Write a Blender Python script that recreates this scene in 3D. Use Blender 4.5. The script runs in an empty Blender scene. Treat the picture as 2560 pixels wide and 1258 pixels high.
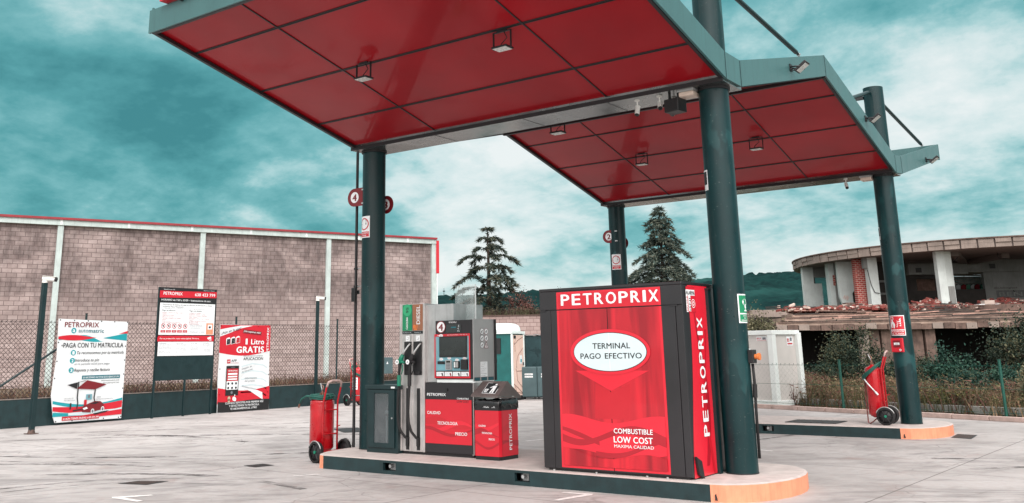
import bpy, math, random
import numpy as np
from mathutils import Vector, Matrix, noise as mnoise
random.seed(7)
SC = bpy.context.scene
V = Vector
# ------------------------------------------------------------------ camera
cam_d = bpy.data.cameras.new('camera'); cam = bpy.data.objects.new('camera', cam_d); SC.collection.objects.link(cam)
YAW, PITCH, ROLL = -0.6421, 0.23406, -0.01595
_fw = V((math.sin(YAW)*math.cos(PITCH), math.cos(YAW)*math.cos(PITCH), math.sin(PITCH)))
_rt = V((math.cos(YAW), -math.sin(YAW), 0)); _up = _rt.cross(_fw)
_r = _rt*math.cos(ROLL)+_up*math.sin(ROLL); _u = _up*math.cos(ROLL)-_rt*math.sin(ROLL)
cam.matrix_world = Matrix(((_r.x, _u.x, -_fw.x, 10.1497), (_r.y, _u.y, -_fw.y, -10.9303), (_r.z, _u.z, -_fw.z, 1.6), (0, 0, 0, 1)))
cam_d.sensor_width = 36; cam_d.lens = 2344.7/2560*36
cam_d.shift_x = (1280-1196.3)/2560; cam_d.shift_y = (317.24-629)/2560
cam_d.clip_start = .1; cam_d.clip_end = 6000
SC.camera = cam
SC.render.resolution_x = 1024; SC.render.resolution_y = 503
SC.view_settings.view_transform = 'Standard'; SC.view_settings.look = 'None'
SC.view_settings.exposure = 0.0; SC.view_settings.gamma = 1
# ------------------------------------------------------------------ world
SKY = (0.5, 13.56, 6.76, 1.91, 16.37, 9.61)
SUN_EL, SUN_AZ = math.radians(42), math.radians(138)      # azimuth clockwise from +Y
W = bpy.data.worlds.new('World'); SC.world = W; W.use_nodes = True
def _world():
    nt = W.node_tree; N = nt.nodes; L = nt.links; N.clear()
    out = N.new('ShaderNodeOutputWorld'); bg = N.new('ShaderNodeBackground'); L.new(bg.outputs[0], out.inputs[0])
    sky = N.new('ShaderNodeTexSky'); sky.sky_type = 'NISHITA'; sky.sun_disc = False
    sky.sun_elevation = SUN_EL; sky.sun_rotation = SUN_AZ; sky.air_density = 1.2; sky.dust_density = 2
    tc = N.new('ShaderNodeTexCoord'); sep = N.new('ShaderNodeSeparateXYZ'); L.new(tc.outputs['Generated'], sep.inputs[0])
    def math_(op, a, b=None, c=None, clamp=False):
        n = N.new('ShaderNodeMath'); n.operation = op; n.use_clamp = clamp
        for i, x in enumerate((a, b, c)):
            if x is None: continue
            if isinstance(x, (int, float)): n.inputs[i].default_value = x
            else: L.new(x, n.inputs[i])
        return n.outputs[0]
    zz = math_('MAXIMUM', sep.outputs[2], 0.0); den = math_('ADD', zz, .34)
    comb = N.new('ShaderNodeCombineXYZ')
    L.new(math_('DIVIDE', sep.outputs[0], den), comb.inputs[0]); L.new(math_('DIVIDE', sep.outputs[1], den), comb.inputs[1])
    def nz(scale, det, rough, dist, off):
        m = N.new('ShaderNodeMapping'); m.inputs[1].default_value = off; L.new(comb.outputs[0], m.inputs[0])
        n = N.new('ShaderNodeTexNoise'); n.inputs['Scale'].default_value = scale; n.inputs['Detail'].default_value = det
        n.inputs['Roughness'].default_value = rough; n.inputs['Distortion'].default_value = dist
        L.new(m.outputs[0], n.inputs[0]); return n.outputs[0]
    big = nz(SKY[0], 2, .45, .35, (SKY[1], SKY[2], 0)); mid = nz(SKY[3], 10, .60, .15, (SKY[4], SKY[5], 0)); fin = nz(8, 8, .6, .0, (1, 5, 0))
    s = math_('ADD', math_('ADD', math_('MULTIPLY', big, .46), math_('MULTIPLY', mid, .50)), math_('MULTIPLY', fin, .10))
    r = N.new('ShaderNodeValToRGB'); L.new(s, r.inputs[0]); e = r.color_ramp.elements
    cols = [(.41, (.06, .25, .27)), (.455, (.11, .37, .39)), (.495, (.21, .50, .52)), (.525, (.42, .67, .68)), (.555, (.68, .82, .82)), (.60, (.90, .94, .93))]
    e[0].position, e[0].color = cols[0][0], (*cols[0][1], 1)
    e[1].position, e[1].color = cols[-1][0], (*cols[-1][1], 1)
    for p, c in cols[1:-1]:
        q = e.new(p); q.color = (*c, 1)
    # brighter, whiter overcast towards the zenith (as overcast skies are)
    mr = N.new('ShaderNodeMapRange'); mr.interpolation_type = 'SMOOTHSTEP'; L.new(sep.outputs[2], mr.inputs[0])
    mr.inputs[1].default_value = .38; mr.inputs[2].default_value = .85
    zen = N.new('ShaderNodeMix'); zen.data_type = 'RGBA'; L.new(mr.outputs[0], zen.inputs[0])
    L.new(r.outputs[0], zen.inputs[6]); zen.inputs[7].default_value = (1.75, 1.66, 1.64, 1)
    sk = N.new('ShaderNodeMix'); sk.data_type = 'RGBA'; sk.blend_type = 'MULTIPLY'; sk.inputs[0].default_value = 1
    L.new(sky.outputs[0], sk.inputs[6]); sk.inputs[7].default_value = (.03, .09, .10, 1)
    mx = N.new('ShaderNodeMix'); mx.data_type = 'RGBA'; mx.inputs[0].default_value = .92
    # thin cloud glowing round the hidden sun, behind the camera
    dot = N.new('ShaderNodeVectorMath'); dot.operation = 'DOT_PRODUCT'; L.new(tc.outputs['Generated'], dot.inputs[0])
    dot.inputs[1].default_value = (math.sin(SUN_AZ)*math.cos(SUN_EL), math.cos(SUN_AZ)*math.cos(SUN_EL), math.sin(SUN_EL))
    g = N.new('ShaderNodeMapRange'); g.interpolation_type = 'SMOOTHSTEP'; L.new(dot.outputs['Value'], g.inputs[0]); g.inputs[1].default_value = .25; g.inputs[2].default_value = 1.0
    gl = N.new('ShaderNodeMix'); gl.data_type = 'RGBA'; L.new(g.outputs[0], gl.inputs[0]); L.new(zen.outputs[2], gl.inputs[6]); gl.inputs[7].default_value = (3.3, 3.05, 2.95, 1)
    L.new(sk.outputs[2], mx.inputs[6]); L.new(gl.outputs[2], mx.inputs[7])
    L.new(mx.outputs[2], bg.inputs[0]); bg.inputs[1].default_value = 1.0
_world()
sd = bpy.data.lights.new('sun', 'SUN'); sun = bpy.data.objects.new('sun', sd); SC.collection.objects.link(sun)
sd.energy = 1.5; sd.angle = math.radians(16); sd.color = (1, .95, .9)
_sv = V((math.sin(SUN_AZ)*math.cos(SUN_EL), math.cos(SUN_AZ)*math.cos(SUN_EL), math.sin(SUN_EL)))
sun.rotation_euler = _sv.to_track_quat('Z', 'Y').to_euler()

# ------------------------------------------------------------------ materials
def S(r, g, b):
    f = lambda c: (c/255/12.92) if c/255 <= .04045 else ((c/255+.055)/1.055)**2.4
    return (f(r), f(g), f(b))
class NT:
    def __init__(s, name):
        s.m = bpy.data.materials.new(name); s.m.use_nodes = True; s.nt = s.m.node_tree; s.N = s.nt.nodes; s.L = s.nt.links
        s.b = s.N['Principled BSDF']; s.tc = None
    def co(s, kind='Object', scale=(1, 1, 1), loc=(0, 0, 0), rot=(0, 0, 0)):
        if not s.tc: s.tc = s.N.new('ShaderNodeTexCoord')
        m = s.N.new('ShaderNodeMapping'); m.inputs[1].default_value = loc; m.inputs[2].default_value = rot; m.inputs[3].default_value = scale
        s.L.new(s.tc.outputs[kind], m.inputs[0]); return m.outputs[0]
    def turned(s, ang, scale):
        a = s.co(rot=(0, 0, ang)); m = s.N.new('ShaderNodeMapping'); m.inputs[3].default_value = scale; s.L.new(a, m.inputs[0]); return m.outputs[0]
    def noise(s, co, scale=5, det=4, rough=.55, dist=0):
        n = s.N.new('ShaderNodeTexNoise'); s.L.new(co, n.inputs[0]); n.inputs['Scale'].default_value = scale
        n.inputs['Detail'].default_value = det; n.inputs['Roughness'].default_value = rough; n.inputs['Distortion'].default_value = dist
        return n.outputs[0]
    def rng(s, x, a, b, c=0., d=1.):
        n = s.N.new('ShaderNodeMapRange'); s.L.new(x, n.inputs[0])
        for i, q in enumerate((a, b, c, d)): n.inputs[1+i].default_value = q
        return n.outputs[0]
    def mix(s, f, a, b, mode='MIX'):
        n = s.N.new('ShaderNodeMix'); n.data_type = 'RGBA'; n.blend_type = mode
        for i, x in ((0, f), (6, a), (7, b)):
            if isinstance(x, (int, float)): n.inputs[i].default_value = x
            elif isinstance(x, tuple): n.inputs[i].default_value = (*x[:3], 1)
            else: s.L.new(x, n.inputs[i])
        return n.outputs[2]
    def mul(s, a, b):
        n = s.N.new('ShaderNodeMath'); n.operation = 'MULTIPLY'
        for i, x in enumerate((a, b)):
            if isinstance(x, (int, float)): n.inputs[i].default_value = x
            else: s.L.new(x, n.inputs[i])
        return n.outputs[0]
    def col(s, x):
        if isinstance(x, tuple): s.b.inputs['Base Color'].default_value = (*x, 1)
        else: s.L.new(x, s.b.inputs['Base Color'])
    def rough(s, x):
        if isinstance(x, (int, float)): s.b.inputs['Roughness'].default_value = x
        else: s.L.new(x, s.b.inputs['Roughness'])
    def bump(s, h, st=.2, dist=.02):
        n = s.N.new('ShaderNodeBump'); n.inputs['Strength'].default_value = st; n.inputs['Distance'].default_value = dist
        s.L.new(h, n.inputs['Height']); s.L.new(n.outputs[0], s.b.inputs['Normal'])
MATS = {}
def dk(c, k): return tuple(min(1, x*k) for x in c)
def mat(name, c, rough=.5, metal=0, var=.2, scale=3, bump=0, bscale=40, coat=0, streak=0, spec=None):
    if name in MATS: return MATS[name]
    t = NT(name); co = t.co(); n = t.noise(co, scale, 6, .62)
    f = t.rng(n, .3, .7)
    x = t.mix(f, dk(c, 1-var), dk(c, 1+var*.6))
    if streak:
        st = t.noise(t.co(scale=(9, 9, .7)), 2.2, 5, .6); f2 = t.mul(t.rng(st, .52, .72), streak)
        x = t.mix(f2, x, dk(c, .45))
    t.col(x); t.L.new(t.rng(n, .3, .7, max(0.02, rough-.08), min(1, rough+.1)), t.b.inputs['Roughness'])
    t.b.inputs['Metallic'].default_value = metal
    if coat: t.b.inputs['Coat Weight'].default_value = coat; t.b.inputs['Coat Roughness'].default_value = .08
    if spec is not None: t.b.inputs['Specular IOR Level'].default_value = spec
    if bump: t.bump(t.noise(co, bscale, 4, .6), bump, .01)
    MATS[name] = t.m; return t.m
def column_paint():
    t = NT('column_paint'); co = t.co(); n = t.noise(co, 2.2, 6, .62)
    x = t.mix(t.rng(n, .3, .7), S(4, 38, 41), S(8, 48, 51))
    pt = t.noise(t.co(scale=(1, 1, .55), loc=(2, 5, 1)), 3.2, 3, .45); pz = t.noise(t.co(), .45, 2, .5)
    x = t.mix(t.mul(t.rng(pt, .57, .60, 0, .75), t.rng(pz, .45, .55)), x, S(34, 76, 78))       # repainted patches
    st = t.noise(t.co(scale=(9, 9, .7)), 2.2, 5, .6); x = t.mix(t.rng(st, .56, .74, 0, .35), x, S(60, 66, 64))
    sc_ = t.noise(t.co(scale=(1, 1, 3)), 26, 3, .5); x = t.mix(t.rng(sc_, .70, .74, 0, .6), x, S(120, 128, 124))
    t.col(x); t.L.new(t.rng(n, .3, .7, .26, .42), t.b.inputs['Roughness']); t.b.inputs['Specular IOR Level'].default_value = .32
    t.bump(t.noise(co, 14, 4, .6), .08, .01); return t.m
col_green = column_paint()
fascia_g = mat('fascia_paint', S(64, 104, 105), .4, var=.16, scale=1.5, streak=.35)
darkgreen = mat('dark_green_paint', S(16, 42, 45), .4, var=.25, scale=4, streak=.2)
kerbgreen = mat('kerb_green_paint', S(22, 48, 51), .55, var=.35, scale=6, bump=.15, streak=.3)
black = mat('black_plastic', S(28, 28, 30), .45, var=.3)
blackm = mat('black_metal', S(34, 33, 36), .5, var=.25, scale=2)
charcoal = mat('charcoal_panel', S(38, 36, 39), .38, var=.16, scale=1.5, coat=.2)
steel = mat('brushed_steel', (.66, .63, .62), .42, .8, var=.16, scale=6, streak=.25)
galv = mat('galvanised_steel', (.52, .53, .53), .42, .7, var=.3, scale=2.5, streak=.3)
greyplate = mat('grey_painted_steel', S(168, 168, 168), .4, .3, var=.12, streak=.15)
redp = mat('red_print', S(200, 24, 44), .35, var=.08, scale=1.2, coat=.25)
redl = mat('red_print_light', S(216, 32, 52), .35, var=.06, scale=1.2, coat=.25)
redd = mat('red_print_dark', S(165, 18, 36), .35, var=.12, scale=1.2, coat=.25)
redm = mat('red_print_mid', S(190, 24, 40), .35, var=.1, scale=1.2, coat=.25)
redpaint = mat('red_enamel', S(182, 10, 26), .3, var=.18, scale=5, coat=.5)
redworn = mat('red_worn_handle', S(150, 45, 50), .5, var=.5, scale=14)
maroon = mat('maroon_print', S(120, 26, 34), .4, var=.12)
white = mat('white_print', S(232, 236, 238), .45, var=.06)
whitep = mat('white_plastic', S(225, 232, 232), .35, var=.08)
ovalw = mat('oval_white', S(205, 222, 226), .35, var=.05)
inkblk = mat('ink_black', S(26, 28, 32), .5, var=.15)
inkgrey = mat('ink_grey', S(110, 114, 120), .6, var=.1)
inkred = mat('ink_red', S(170, 60, 70), .6, var=.1)
tealp = mat('teal_print', S(22, 150, 160), .45, var=.1)
teald = mat('teal_print_dark', S(20, 105, 118), .45, var=.1)
paleteal = mat('pale_teal_print', S(198, 214, 218), .5, var=.06)
orange = mat('orange_worn_paint', S(228, 148, 114), .6, var=.16, scale=5, bump=.2, streak=.35)
greenlab = mat('green_label', S(20, 130, 88), .4, var=.1)
greenlab2 = mat('green_label_light', S(50, 165, 115), .4, var=.1)
brownlab = mat('brown_label', S(150, 100, 74), .4, var=.1)
orangelab = mat('orange_label', S(215, 120, 60), .4, var=.1)
rubber = mat('black_rubber', S(24, 24, 26), .7, var=.3)
nozgreen = mat('nozzle_green', S(14, 122, 96), .4, var=.15)
hosegreen = mat('hose_green', S(16, 84, 74), .5, var=.2, scale=20)
screenm = mat('dark_screen', S(40, 44, 44), .12, var=.5, scale=4, coat=.5)
tealpanel = mat('teal_panel', S(110, 160, 172), .4, var=.08)
copper = mat('tarnished_brass', S(150, 110, 95), .4, .7, var=.3)
def glass_mat(name, tint, rough=.02, alpha=.25):
    t = NT(name); t.col(tint); t.rough(rough); t.b.inputs['Alpha'].default_value = alpha; t.b.inputs['Specular IOR Level'].default_value = .8
    n = t.noise(t.co(), 6, 4); t.L.new(t.rng(n, .35, .7, max(.02, alpha-.1), alpha+.12), t.b.inputs['Alpha']); return t.m
clearm = glass_mat('clear_acrylic', (.75, .85, .85), .05, .2)
darkglass = glass_mat('cabinet_glass', (.12, .14, .15), .06, .5)

# ------------------------------------------------------------------ mesh helpers
ORG = {}
class M:
    def __init__(s): s.v = []; s.f = []; s.mi = []; s.sm = []; s.mats = []
    def add(s, vs, fs, m, smooth=False):
        if m not in s.mats: s.mats.append(m)
        k = s.mats.index(m); o = len(s.v); s.v += [tuple(p) for p in vs]
        for f in fs: s.f.append(tuple(i+o for i in f)); s.mi.append(k); s.sm.append(smooth)
        return s
    def obox(s, o, u, v, w, m):
        o, u, v, w = V(o), V(u), V(v), V(w)
        P = [o, o+u, o+u+v, o+v, o+w, o+u+w, o+u+v+w, o+v+w]
        F = [(0, 3, 2, 1), (4, 5, 6, 7), (0, 1, 5, 4), (1, 2, 6, 5), (2, 3, 7, 6), (3, 0, 4, 7)]
        if u.cross(v).dot(w) < 0: F = [f[::-1] for f in F]
        return s.add(P, F, m)
    def box(s, x0, x1, y0, y1, z0, z1, m): return s.obox((x0, y0, z0), (x1-x0, 0, 0), (0, y1-y0, 0), (0, 0, z1-z0), m)
    def cyl(s, p0, p1, r, m, r1=None, n=20, caps=True):
        p0, p1 = V(p0), V(p1); r1 = r if r1 is None else r1; d = (p1-p0).normalized()
        a = d.orthogonal().normalized(); b = d.cross(a); vs = []
        for p, q in ((p0, r), (p1, r1)):
            for i in range(n): t = 2*math.pi*i/n; vs.append(p+(a*math.cos(t)+b*math.sin(t))*q)
        s.add(vs, [(i, (i+1) % n, n+(i+1) % n, n+i) for i in range(n)], m, True)
        if caps:
            s.add(vs[:n], [tuple(range(n))[::-1]], m); s.add(vs[n:], [tuple(range(n))], m)
        return s
    def tube(s, pts, r, m, n=8):
        pts = [V(p) for p in pts]; vs = []; K = len(pts); up = None
        for i, p in enumerate(pts):
            d = (pts[min(i+1, K-1)]-pts[max(i-1, 0)]).normalized()
            a = d.orthogonal().normalized() if up is None else (up-d*up.dot(d)).normalized()
            up = a; b = d.cross(a); rr = r[i] if isinstance(r, (list, tuple)) else r
            for j in range(n): t = 2*math.pi*j/n; vs.append(p+(a*math.cos(t)+b*math.sin(t))*rr)
        fs = [(i*n+j, i*n+(j+1) % n, (i+1)*n+(j+1) % n, (i+1)*n+j) for i in range(K-1) for j in range(n)]
        fs += [tuple(range(n))[::-1], tuple((K-1)*n+j for j in range(n))]
        return s.add(vs, fs, m, True)
    def lathe(s, o, ax, prof, m, n=24):
        o, d = V(o), V(ax).normalized(); a = d.orthogonal().normalized(); b = d.cross(a); vs = []
        for h, r in prof:
            for i in range(n): t = 2*math.pi*i/n; vs.append(o+d*h+(a*math.cos(t)+b*math.sin(t))*max(r, 1e-4))
        K = len(prof)
        return s.add(vs, [(i*n+j, i*n+(j+1) % n, (i+1)*n+(j+1) % n, (i+1)*n+j) for i in range(K-1) for j in range(n)], m, True)
    def prism(s, pts, vec, m):
        pts = [V(p) for p in pts]; vec = V(vec); n = len(pts)
        nrm = V((0, 0, 0))
        for i in range(n): nrm += pts[i].cross(pts[(i+1) % n])
        if nrm.dot(vec) < 0: pts = pts[::-1]
        s.add(pts+[p+vec for p in pts], [tuple(range(n))[::-1], tuple(range(n, 2*n))]+[(i, (i+1) % n, n+(i+1) % n, n+i) for i in range(n)], m)
        return s
    def split(s, name, parent, bevel=0):
        par = list(range(len(s.v)))
        def fd(i):
            while par[i] != i: par[i] = par[par[i]]; i = par[i]
            return i
        for f in s.f:
            for i in f[1:]: par[fd(i)] = fd(f[0])
        groups = {}
        for k, f in enumerate(s.f): groups.setdefault(fd(f[0]), []).append(k)
        for ks in groups.values():
            m = M(); m.mats = s.mats; ids = {}
            for k in ks:
                for i in s.f[k]: ids.setdefault(i, len(ids))
            m.v = [s.v[i] for i in ids]; m.f = [tuple(ids[i] for i in s.f[k]) for k in ks]; m.mi = [s.mi[k] for k in ks]; m.sm = [s.sm[k] for k in ks]
            m.build(name, parent, bevel)
    def build(s, name, parent=None, bevel=0, org=None):
        me = bpy.data.meshes.new(name)
        o = V(ORG[parent.name]) if parent else V(org or (0, 0, 0))
        me.from_pydata([(x-o.x, y-o.y, z-o.z) for x, y, z in s.v], [], s.f)
        for m in s.mats: me.materials.append(m)
        me.polygons.foreach_set('material_index', s.mi); me.polygons.foreach_set('use_smooth', s.sm); me.update()
        ob = bpy.data.objects.new(name, me); SC.collection.objects.link(ob); ORG[ob.name] = tuple(o)
        if parent: ob.parent = parent
        else: ob.location = o
        if bevel:
            b = ob.modifiers.new('bevel', 'BEVEL'); b.width = bevel; b.segments = 2; b.limit_method = 'ANGLE'; b.angle_limit = math.radians(40)
        return ob
def tag(o, label=None, cat=None, group=None, kind=None):
    if label: o['label'] = label
    if cat: o['category'] = cat
    if group: o['group'] = group
    if kind: o['kind'] = kind
    return o
def thing(name, loc, label, cat, group=None):
    o = bpy.data.objects.new(name, None); SC.collection.objects.link(o); o.location = loc; o.empty_display_size = .1
    ORG[o.name] = tuple(loc); return tag(o, label, cat, group)
def copy_tree(o, parent=None):
    c = o.copy(); SC.collection.objects.link(c); c.parent = parent
    for ch in [x for x in SC.objects if x.parent == o]: copy_tree(ch, c)
    return c
_tc = {}
def text_mesh(st, bold):
    k = (st, bold)
    if k in _tc: return _tc[k]
    cu = bpy.data.curves.new('t', 'FONT'); cu.body = st; cu.resolution_u = 3; cu.offset = 0; cu.space_character = 1+bold*1.8
    ob = bpy.data.objects.new('t', cu); me = ob.to_mesh()
    vs = [tuple(v.co) for v in me.vertices]; fs = [tuple(p.vertices) for p in me.polygons]
    ob.to_mesh_clear(); bpy.data.objects.remove(ob); bpy.data.curves.remove(cu)
    _tc[k] = (vs, fs); return _tc[k]
class Face:
    """a flat sheet of print: o + a*u + b*v, stacked layers off the surface"""
    def __init__(s, o, u, v, lay=.0015, base=0.0):
        s.o, s.u, s.v = V(o), V(u), V(v); s.n = s.u.cross(s.v).normalized(); s.lay = lay; s.base = base
    def P(s, a, b, l): return s.o+s.u*a+s.v*b+s.n*(s.base+s.lay*l)
    def poly(s, m, pts, l, mt): m.add([s.P(a, b, l) for a, b in pts], [tuple(range(len(pts)))], mt)
    def rect(s, m, a0, a1, b0, b1, l, mt): s.poly(m, [(a0, b0), (a1, b0), (a1, b1), (a0, b1)], l, mt)
    def ell(s, m, a, b, ra, rb, l, mt, n=40):
        s.poly(m, [(a+ra*math.cos(2*math.pi*i/n), b+rb*math.sin(2*math.pi*i/n)) for i in range(n)], l, mt)
    def ring(s, m, a, b, r0, r1, l, mt, n=32):
        vs = [s.P(a+r*math.cos(2*math.pi*i/n), b+r*math.sin(2*math.pi*i/n), l) for r in (r0, r1) for i in range(n)]
        m.add(vs, [(i, n+i, n+(i+1) % n, (i+1) % n) for i in range(n)], mt)
    def frame(s, m, a0, a1, b0, b1, w, l, mt):
        s.rect(m, a0, a1, b0, b0+w, l, mt); s.rect(m, a0, a1, b1-w, b1, l, mt)
        s.rect(m, a0, a0+w, b0+w, b1-w, l, mt); s.rect(m, a1-w, a1, b0+w, b1-w, l, mt)
    def band(s, m, a0, a1, lo, hi, l, mt, n=28):
        vs = []
        for i in range(n+1):
            t = i/n; a = a0+(a1-a0)*t; x, y = lo(t), hi(t)
            if y < x+.0005: y = x+.0005
            vs += [s.P(a, x, l), s.P(a, y, l)]
        m.add(vs, [(2*i, 2*i+2, 2*i+3, 2*i+1) for i in range(n)], mt)
    def line(s, m, pts, w, l, mt):
        for (a, b), (c, d) in zip(pts[:-1], pts[1:]):
            L_ = math.hypot(c-a, d-b) or 1e-6; x, y = -(d-b)/L_*w/2, (c-a)/L_*w/2
            s.poly(m, [(a+x, b+y), (a-x, b-y), (c-x, d-y), (c+x, d+y)], l, mt)
    def text(s, m, st, a0, a1, b0, h, l, mt, bold=.012, shear=0, rise=0, vert=False):
        """fit the string between a0 and a1, baseline b0, capital height h (vert: text runs along +b)"""
        vs, fs = text_mesh(st, bold); x0 = min(p[0] for p in vs); x1 = max(p[0] for p in vs); k = (a1-a0)/(x1-x0); q = h/.73
        w = bold*q*.75                          # bold: three prints a hair apart instead of swollen outlines
        for e, dx, dy in (((0, 0, 0),) if bold < .004 else ((0, -w, -w*.4), (.07, w, -w*.4), (.14, 0, w*.5))):
            out = []
            for x, y, _ in vs:
                xx = (x-x0)*k; yy = y*q; xx += yy*shear; yy += xx*rise; xx += dx; yy += dy
                out.append(s.P(b0-yy, a0+xx, l+e) if vert else s.P(a0+xx, b0+yy, l+e))
            m.add(out, fs, mt)
Z3 = V((0, 0, 1))
# ================================================================== GROUND
def concrete_mat():
    t = NT('forecourt_concrete'); co = t.co()
    big = t.noise(co, .35, 6, .6, .4); fine = t.noise(co, 9, 8, .7); grit = t.noise(co, 120, 3, .6)
    x = t.mix(t.rng(big, .3, .7), S(160, 158, 157), S(187, 185, 184))
    x = t.mix(t.rng(fine, .35, .75), x, S(170, 161, 158))
    # sweeping tyre marks, long dark smears
    fo = t.noise(t.co(loc=(3, 8, 0)), .16, 2, .5)
    for ang, sc_, th, k in ((-33, (.28, 1.1, 1), .53, .5), (-62, (.4, 1.5, 1), .56, .45), (-8, (.3, 1.4, 1), .57, .4)):
        sw = t.noise(t.turned(math.radians(ang), sc_), 1.5, 9, .66, 1.6)
        f = t.mul(t.rng(sw, th, th+.11, 0, k), t.rng(fo, .36, .52, .3, 1)); x = t.mix(f, x, S(98, 94, 95))
    pa = t.noise(t.co(loc=(6, 1, 0)), .8, 6, .66); x = t.mix(t.rng(pa, .47, .64, 0, .5), x, S(122, 117, 115))
    sp = t.noise(t.co(), 16, 2, .5); x = t.mix(t.rng(sp, .72, .75, 0, .5), x, S(90, 84, 82))
    st = t.noise(t.co(loc=(9, 2, 0)), 1.1, 6, .65, .6)
    x = t.mix(t.rng(st, .60, .74, 0, .55), x, S(150, 128, 122))
    # sawn slab joints
    br = t.N.new('ShaderNodeTexBrick'); t.L.new(t.co(loc=(1.3, 1.6, 0), rot=(0, 0, .05)), br.inputs[0]); br.offset = 0
    br.inputs['Scale'].default_value = 1; br.inputs['Brick Width'].default_value = 4.2; br.inputs['Row Height'].default_value = 4.6
    br.inputs['Mortar Size'].default_value = .012; br.inputs['Mortar Smooth'].default_value = .3
    x = t.mix(t.mul(br.outputs[1], .75), x, S(92, 86, 84))
    # hairline cracks
    vo = t.N.new('ShaderNodeTexVoronoi'); vo.feature = 'DISTANCE_TO_EDGE'
    dn = t.N.new('ShaderNodeTexNoise'); t.L.new(co, dn.inputs[0]); dn.inputs['Scale'].default_value = 1.3
    ad = t.N.new('ShaderNodeMix'); ad.data_type = 'RGBA'; ad.blend_type = 'ADD'; ad.inputs[0].default_value = .9; t.L.new(co, ad.inputs[6]); t.L.new(dn.outputs[1], ad.inputs[7])
    t.L.new(ad.outputs[2], vo.inputs[0]); vo.inputs['Scale'].default_value = .33
    x = t.mix(t.mul(t.rng(vo.outputs[0], .0, .006, .5, 0), t.rng(big, .42, .55)), x, S(84, 78, 76))
    t.col(x); t.L.new(t.rng(fine, .3, .7, .62, .85), t.b.inputs['Roughness'])
    t.bump(grit, .25, .004); return t.m
concrete = concrete_mat()
soil = mat('weedy_soil', S(112, 98, 82), .95, var=.45, scale=1.5, bump=.5, bscale=8)
grassy = mat('rough_grass_ground', S(70, 78, 56), .95, var=.45, scale=.4, bump=.5, bscale=3)
slabtop = mat('island_concrete', S(190, 180, 176), .8, var=.2, scale=5, bump=.25, bscale=60)
m = M(); m.add([(-3000, -3000, -.06), (3000, -3000, -.06), (3000, 3000, -.06), (-3000, 3000, -.06)], [(0, 1, 2, 3)], grassy)
tag(m.build('ground'), kind='structure')
m = M(); m.add([(-12.6, -14, 0), (40, -30, 0), (40, -.5, 0), (.45, 14.6, 0), (-1.2, 15.6, 0), (-2.5, 20, 0), (-8, 24, 0), (-12.6, 24, 0)], [tuple(range(8))], concrete)
tag(m.build('forecourt'), kind='structure')
# painted marks
paintm = mat('worn_road_paint', S(224, 222, 220), .7, var=.25, scale=14)
marks = [[(-.30, -4.22), (-.22, -4.26), (.28, -4.27), (.28, -4.19), (-.12, -4.18), (.02, -3.88), (-.06, -3.86)],
         [(4.22, -1.74), (4.30, -1.76), (4.42, -1.26), (4.38, -1.16), (4.02, -1.2), (4.02, -1.27), (4.32, -1.26)],
         [(.10, -1.8), (.18, -1.8), (.36, -1.52), (.28, -1.5)], [(.12, 3.72), (.2, 3.7), (.3, 4.2), (.22, 4.22)],
         [(4.2, 4.24), (4.26, 4.16), (4.52, 4.08), (4.52, 4.16)], [(1.6, 2.6), (1.68, 2.6), (1.9, 3.0), (1.82, 3.0)]]
m = M()
for q in marks: m.add([(x, y, .004) for x, y in q], [tuple(range(len(q)))], paintm)
tag(m.build('road_marking'), kind='structure')
def tyre_mat():
    t = NT('tyre_rubber_mark'); t.col(S(70, 66, 66)); t.rough(.8)
    n = t.noise(t.co(), 3.2, 8, .7); b = t.noise(t.co(), .5, 3, .5); a = t.mul(t.rng(n, .40, .62, .0, .85), t.rng(b, .38, .58, .15, 1)); t.L.new(a, t.b.inputs['Alpha']); return t.m
tym = tyre_mat(); trs = random.Random(12)
def tyre(p0, p1, bend, w, z):
    m = M(); p0, p1 = V((*p0, z)), V((*p1, z)); d = p1-p0; nn = V((-d.y, d.x, 0)).normalized(); vs = []; N_ = 24
    for i in range(N_+1):
        q = i/N_; c = p0+d*q+nn*bend*math.sin(math.pi*q); tg = (d+nn*bend*math.pi*math.cos(math.pi*q)).normalized(); s_ = V((-tg.y, tg.x, 0))*w/2*(.6+.4*math.sin(math.pi*q)); vs += [c-s_, c+s_]
    m.add(vs, [(2*i, 2*i+1, 2*i+3, 2*i+2) for i in range(N_)], tym); tag(m.build('tyre_mark'), kind='structure')
zt = .0012
for p0, p1, bd, w in (((-9.5, -1.5), (-1.5, 4.2), .9, .22), ((-10.5, -.5), (-3.0, 5.2), 1.1, .16), ((-7.5, -3.0), (-1.0, 1.6), -.8, .2), ((-6.8, -3.3), (-.8, .9), -.9, .14), ((-8.5, 2.5), (-4, 8), .6, .2), ((-9, .5), (-4.5, 1.2), .5, .3),
                      ((-3.2, -3.6), (1.2, -2.6), .7, .18), ((-2.2, -4.6), (-.6, -2.6), .45, .16), ((-1.9, -4.8), (-.2, -2.9), .5, .10), ((-6, -4), (-2.6, -2.1), .3, .25), ((7.5, 3.2), (13, 6.5), .6, .2), ((8.5, 2.2), (14, 5.0), .6, .16), ((6.8, 4.2), (11, 8.2), -.5, .2), ((3.6, 5.4), (6.2, 10.5), .6, .16), ((-6.5, 6), (-2, 12), .5, .2), ((-5, 5), (0, 11.5), .6, .16)):
    tyre(p0, p1, bd, w, zt); zt += .0001
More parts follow.
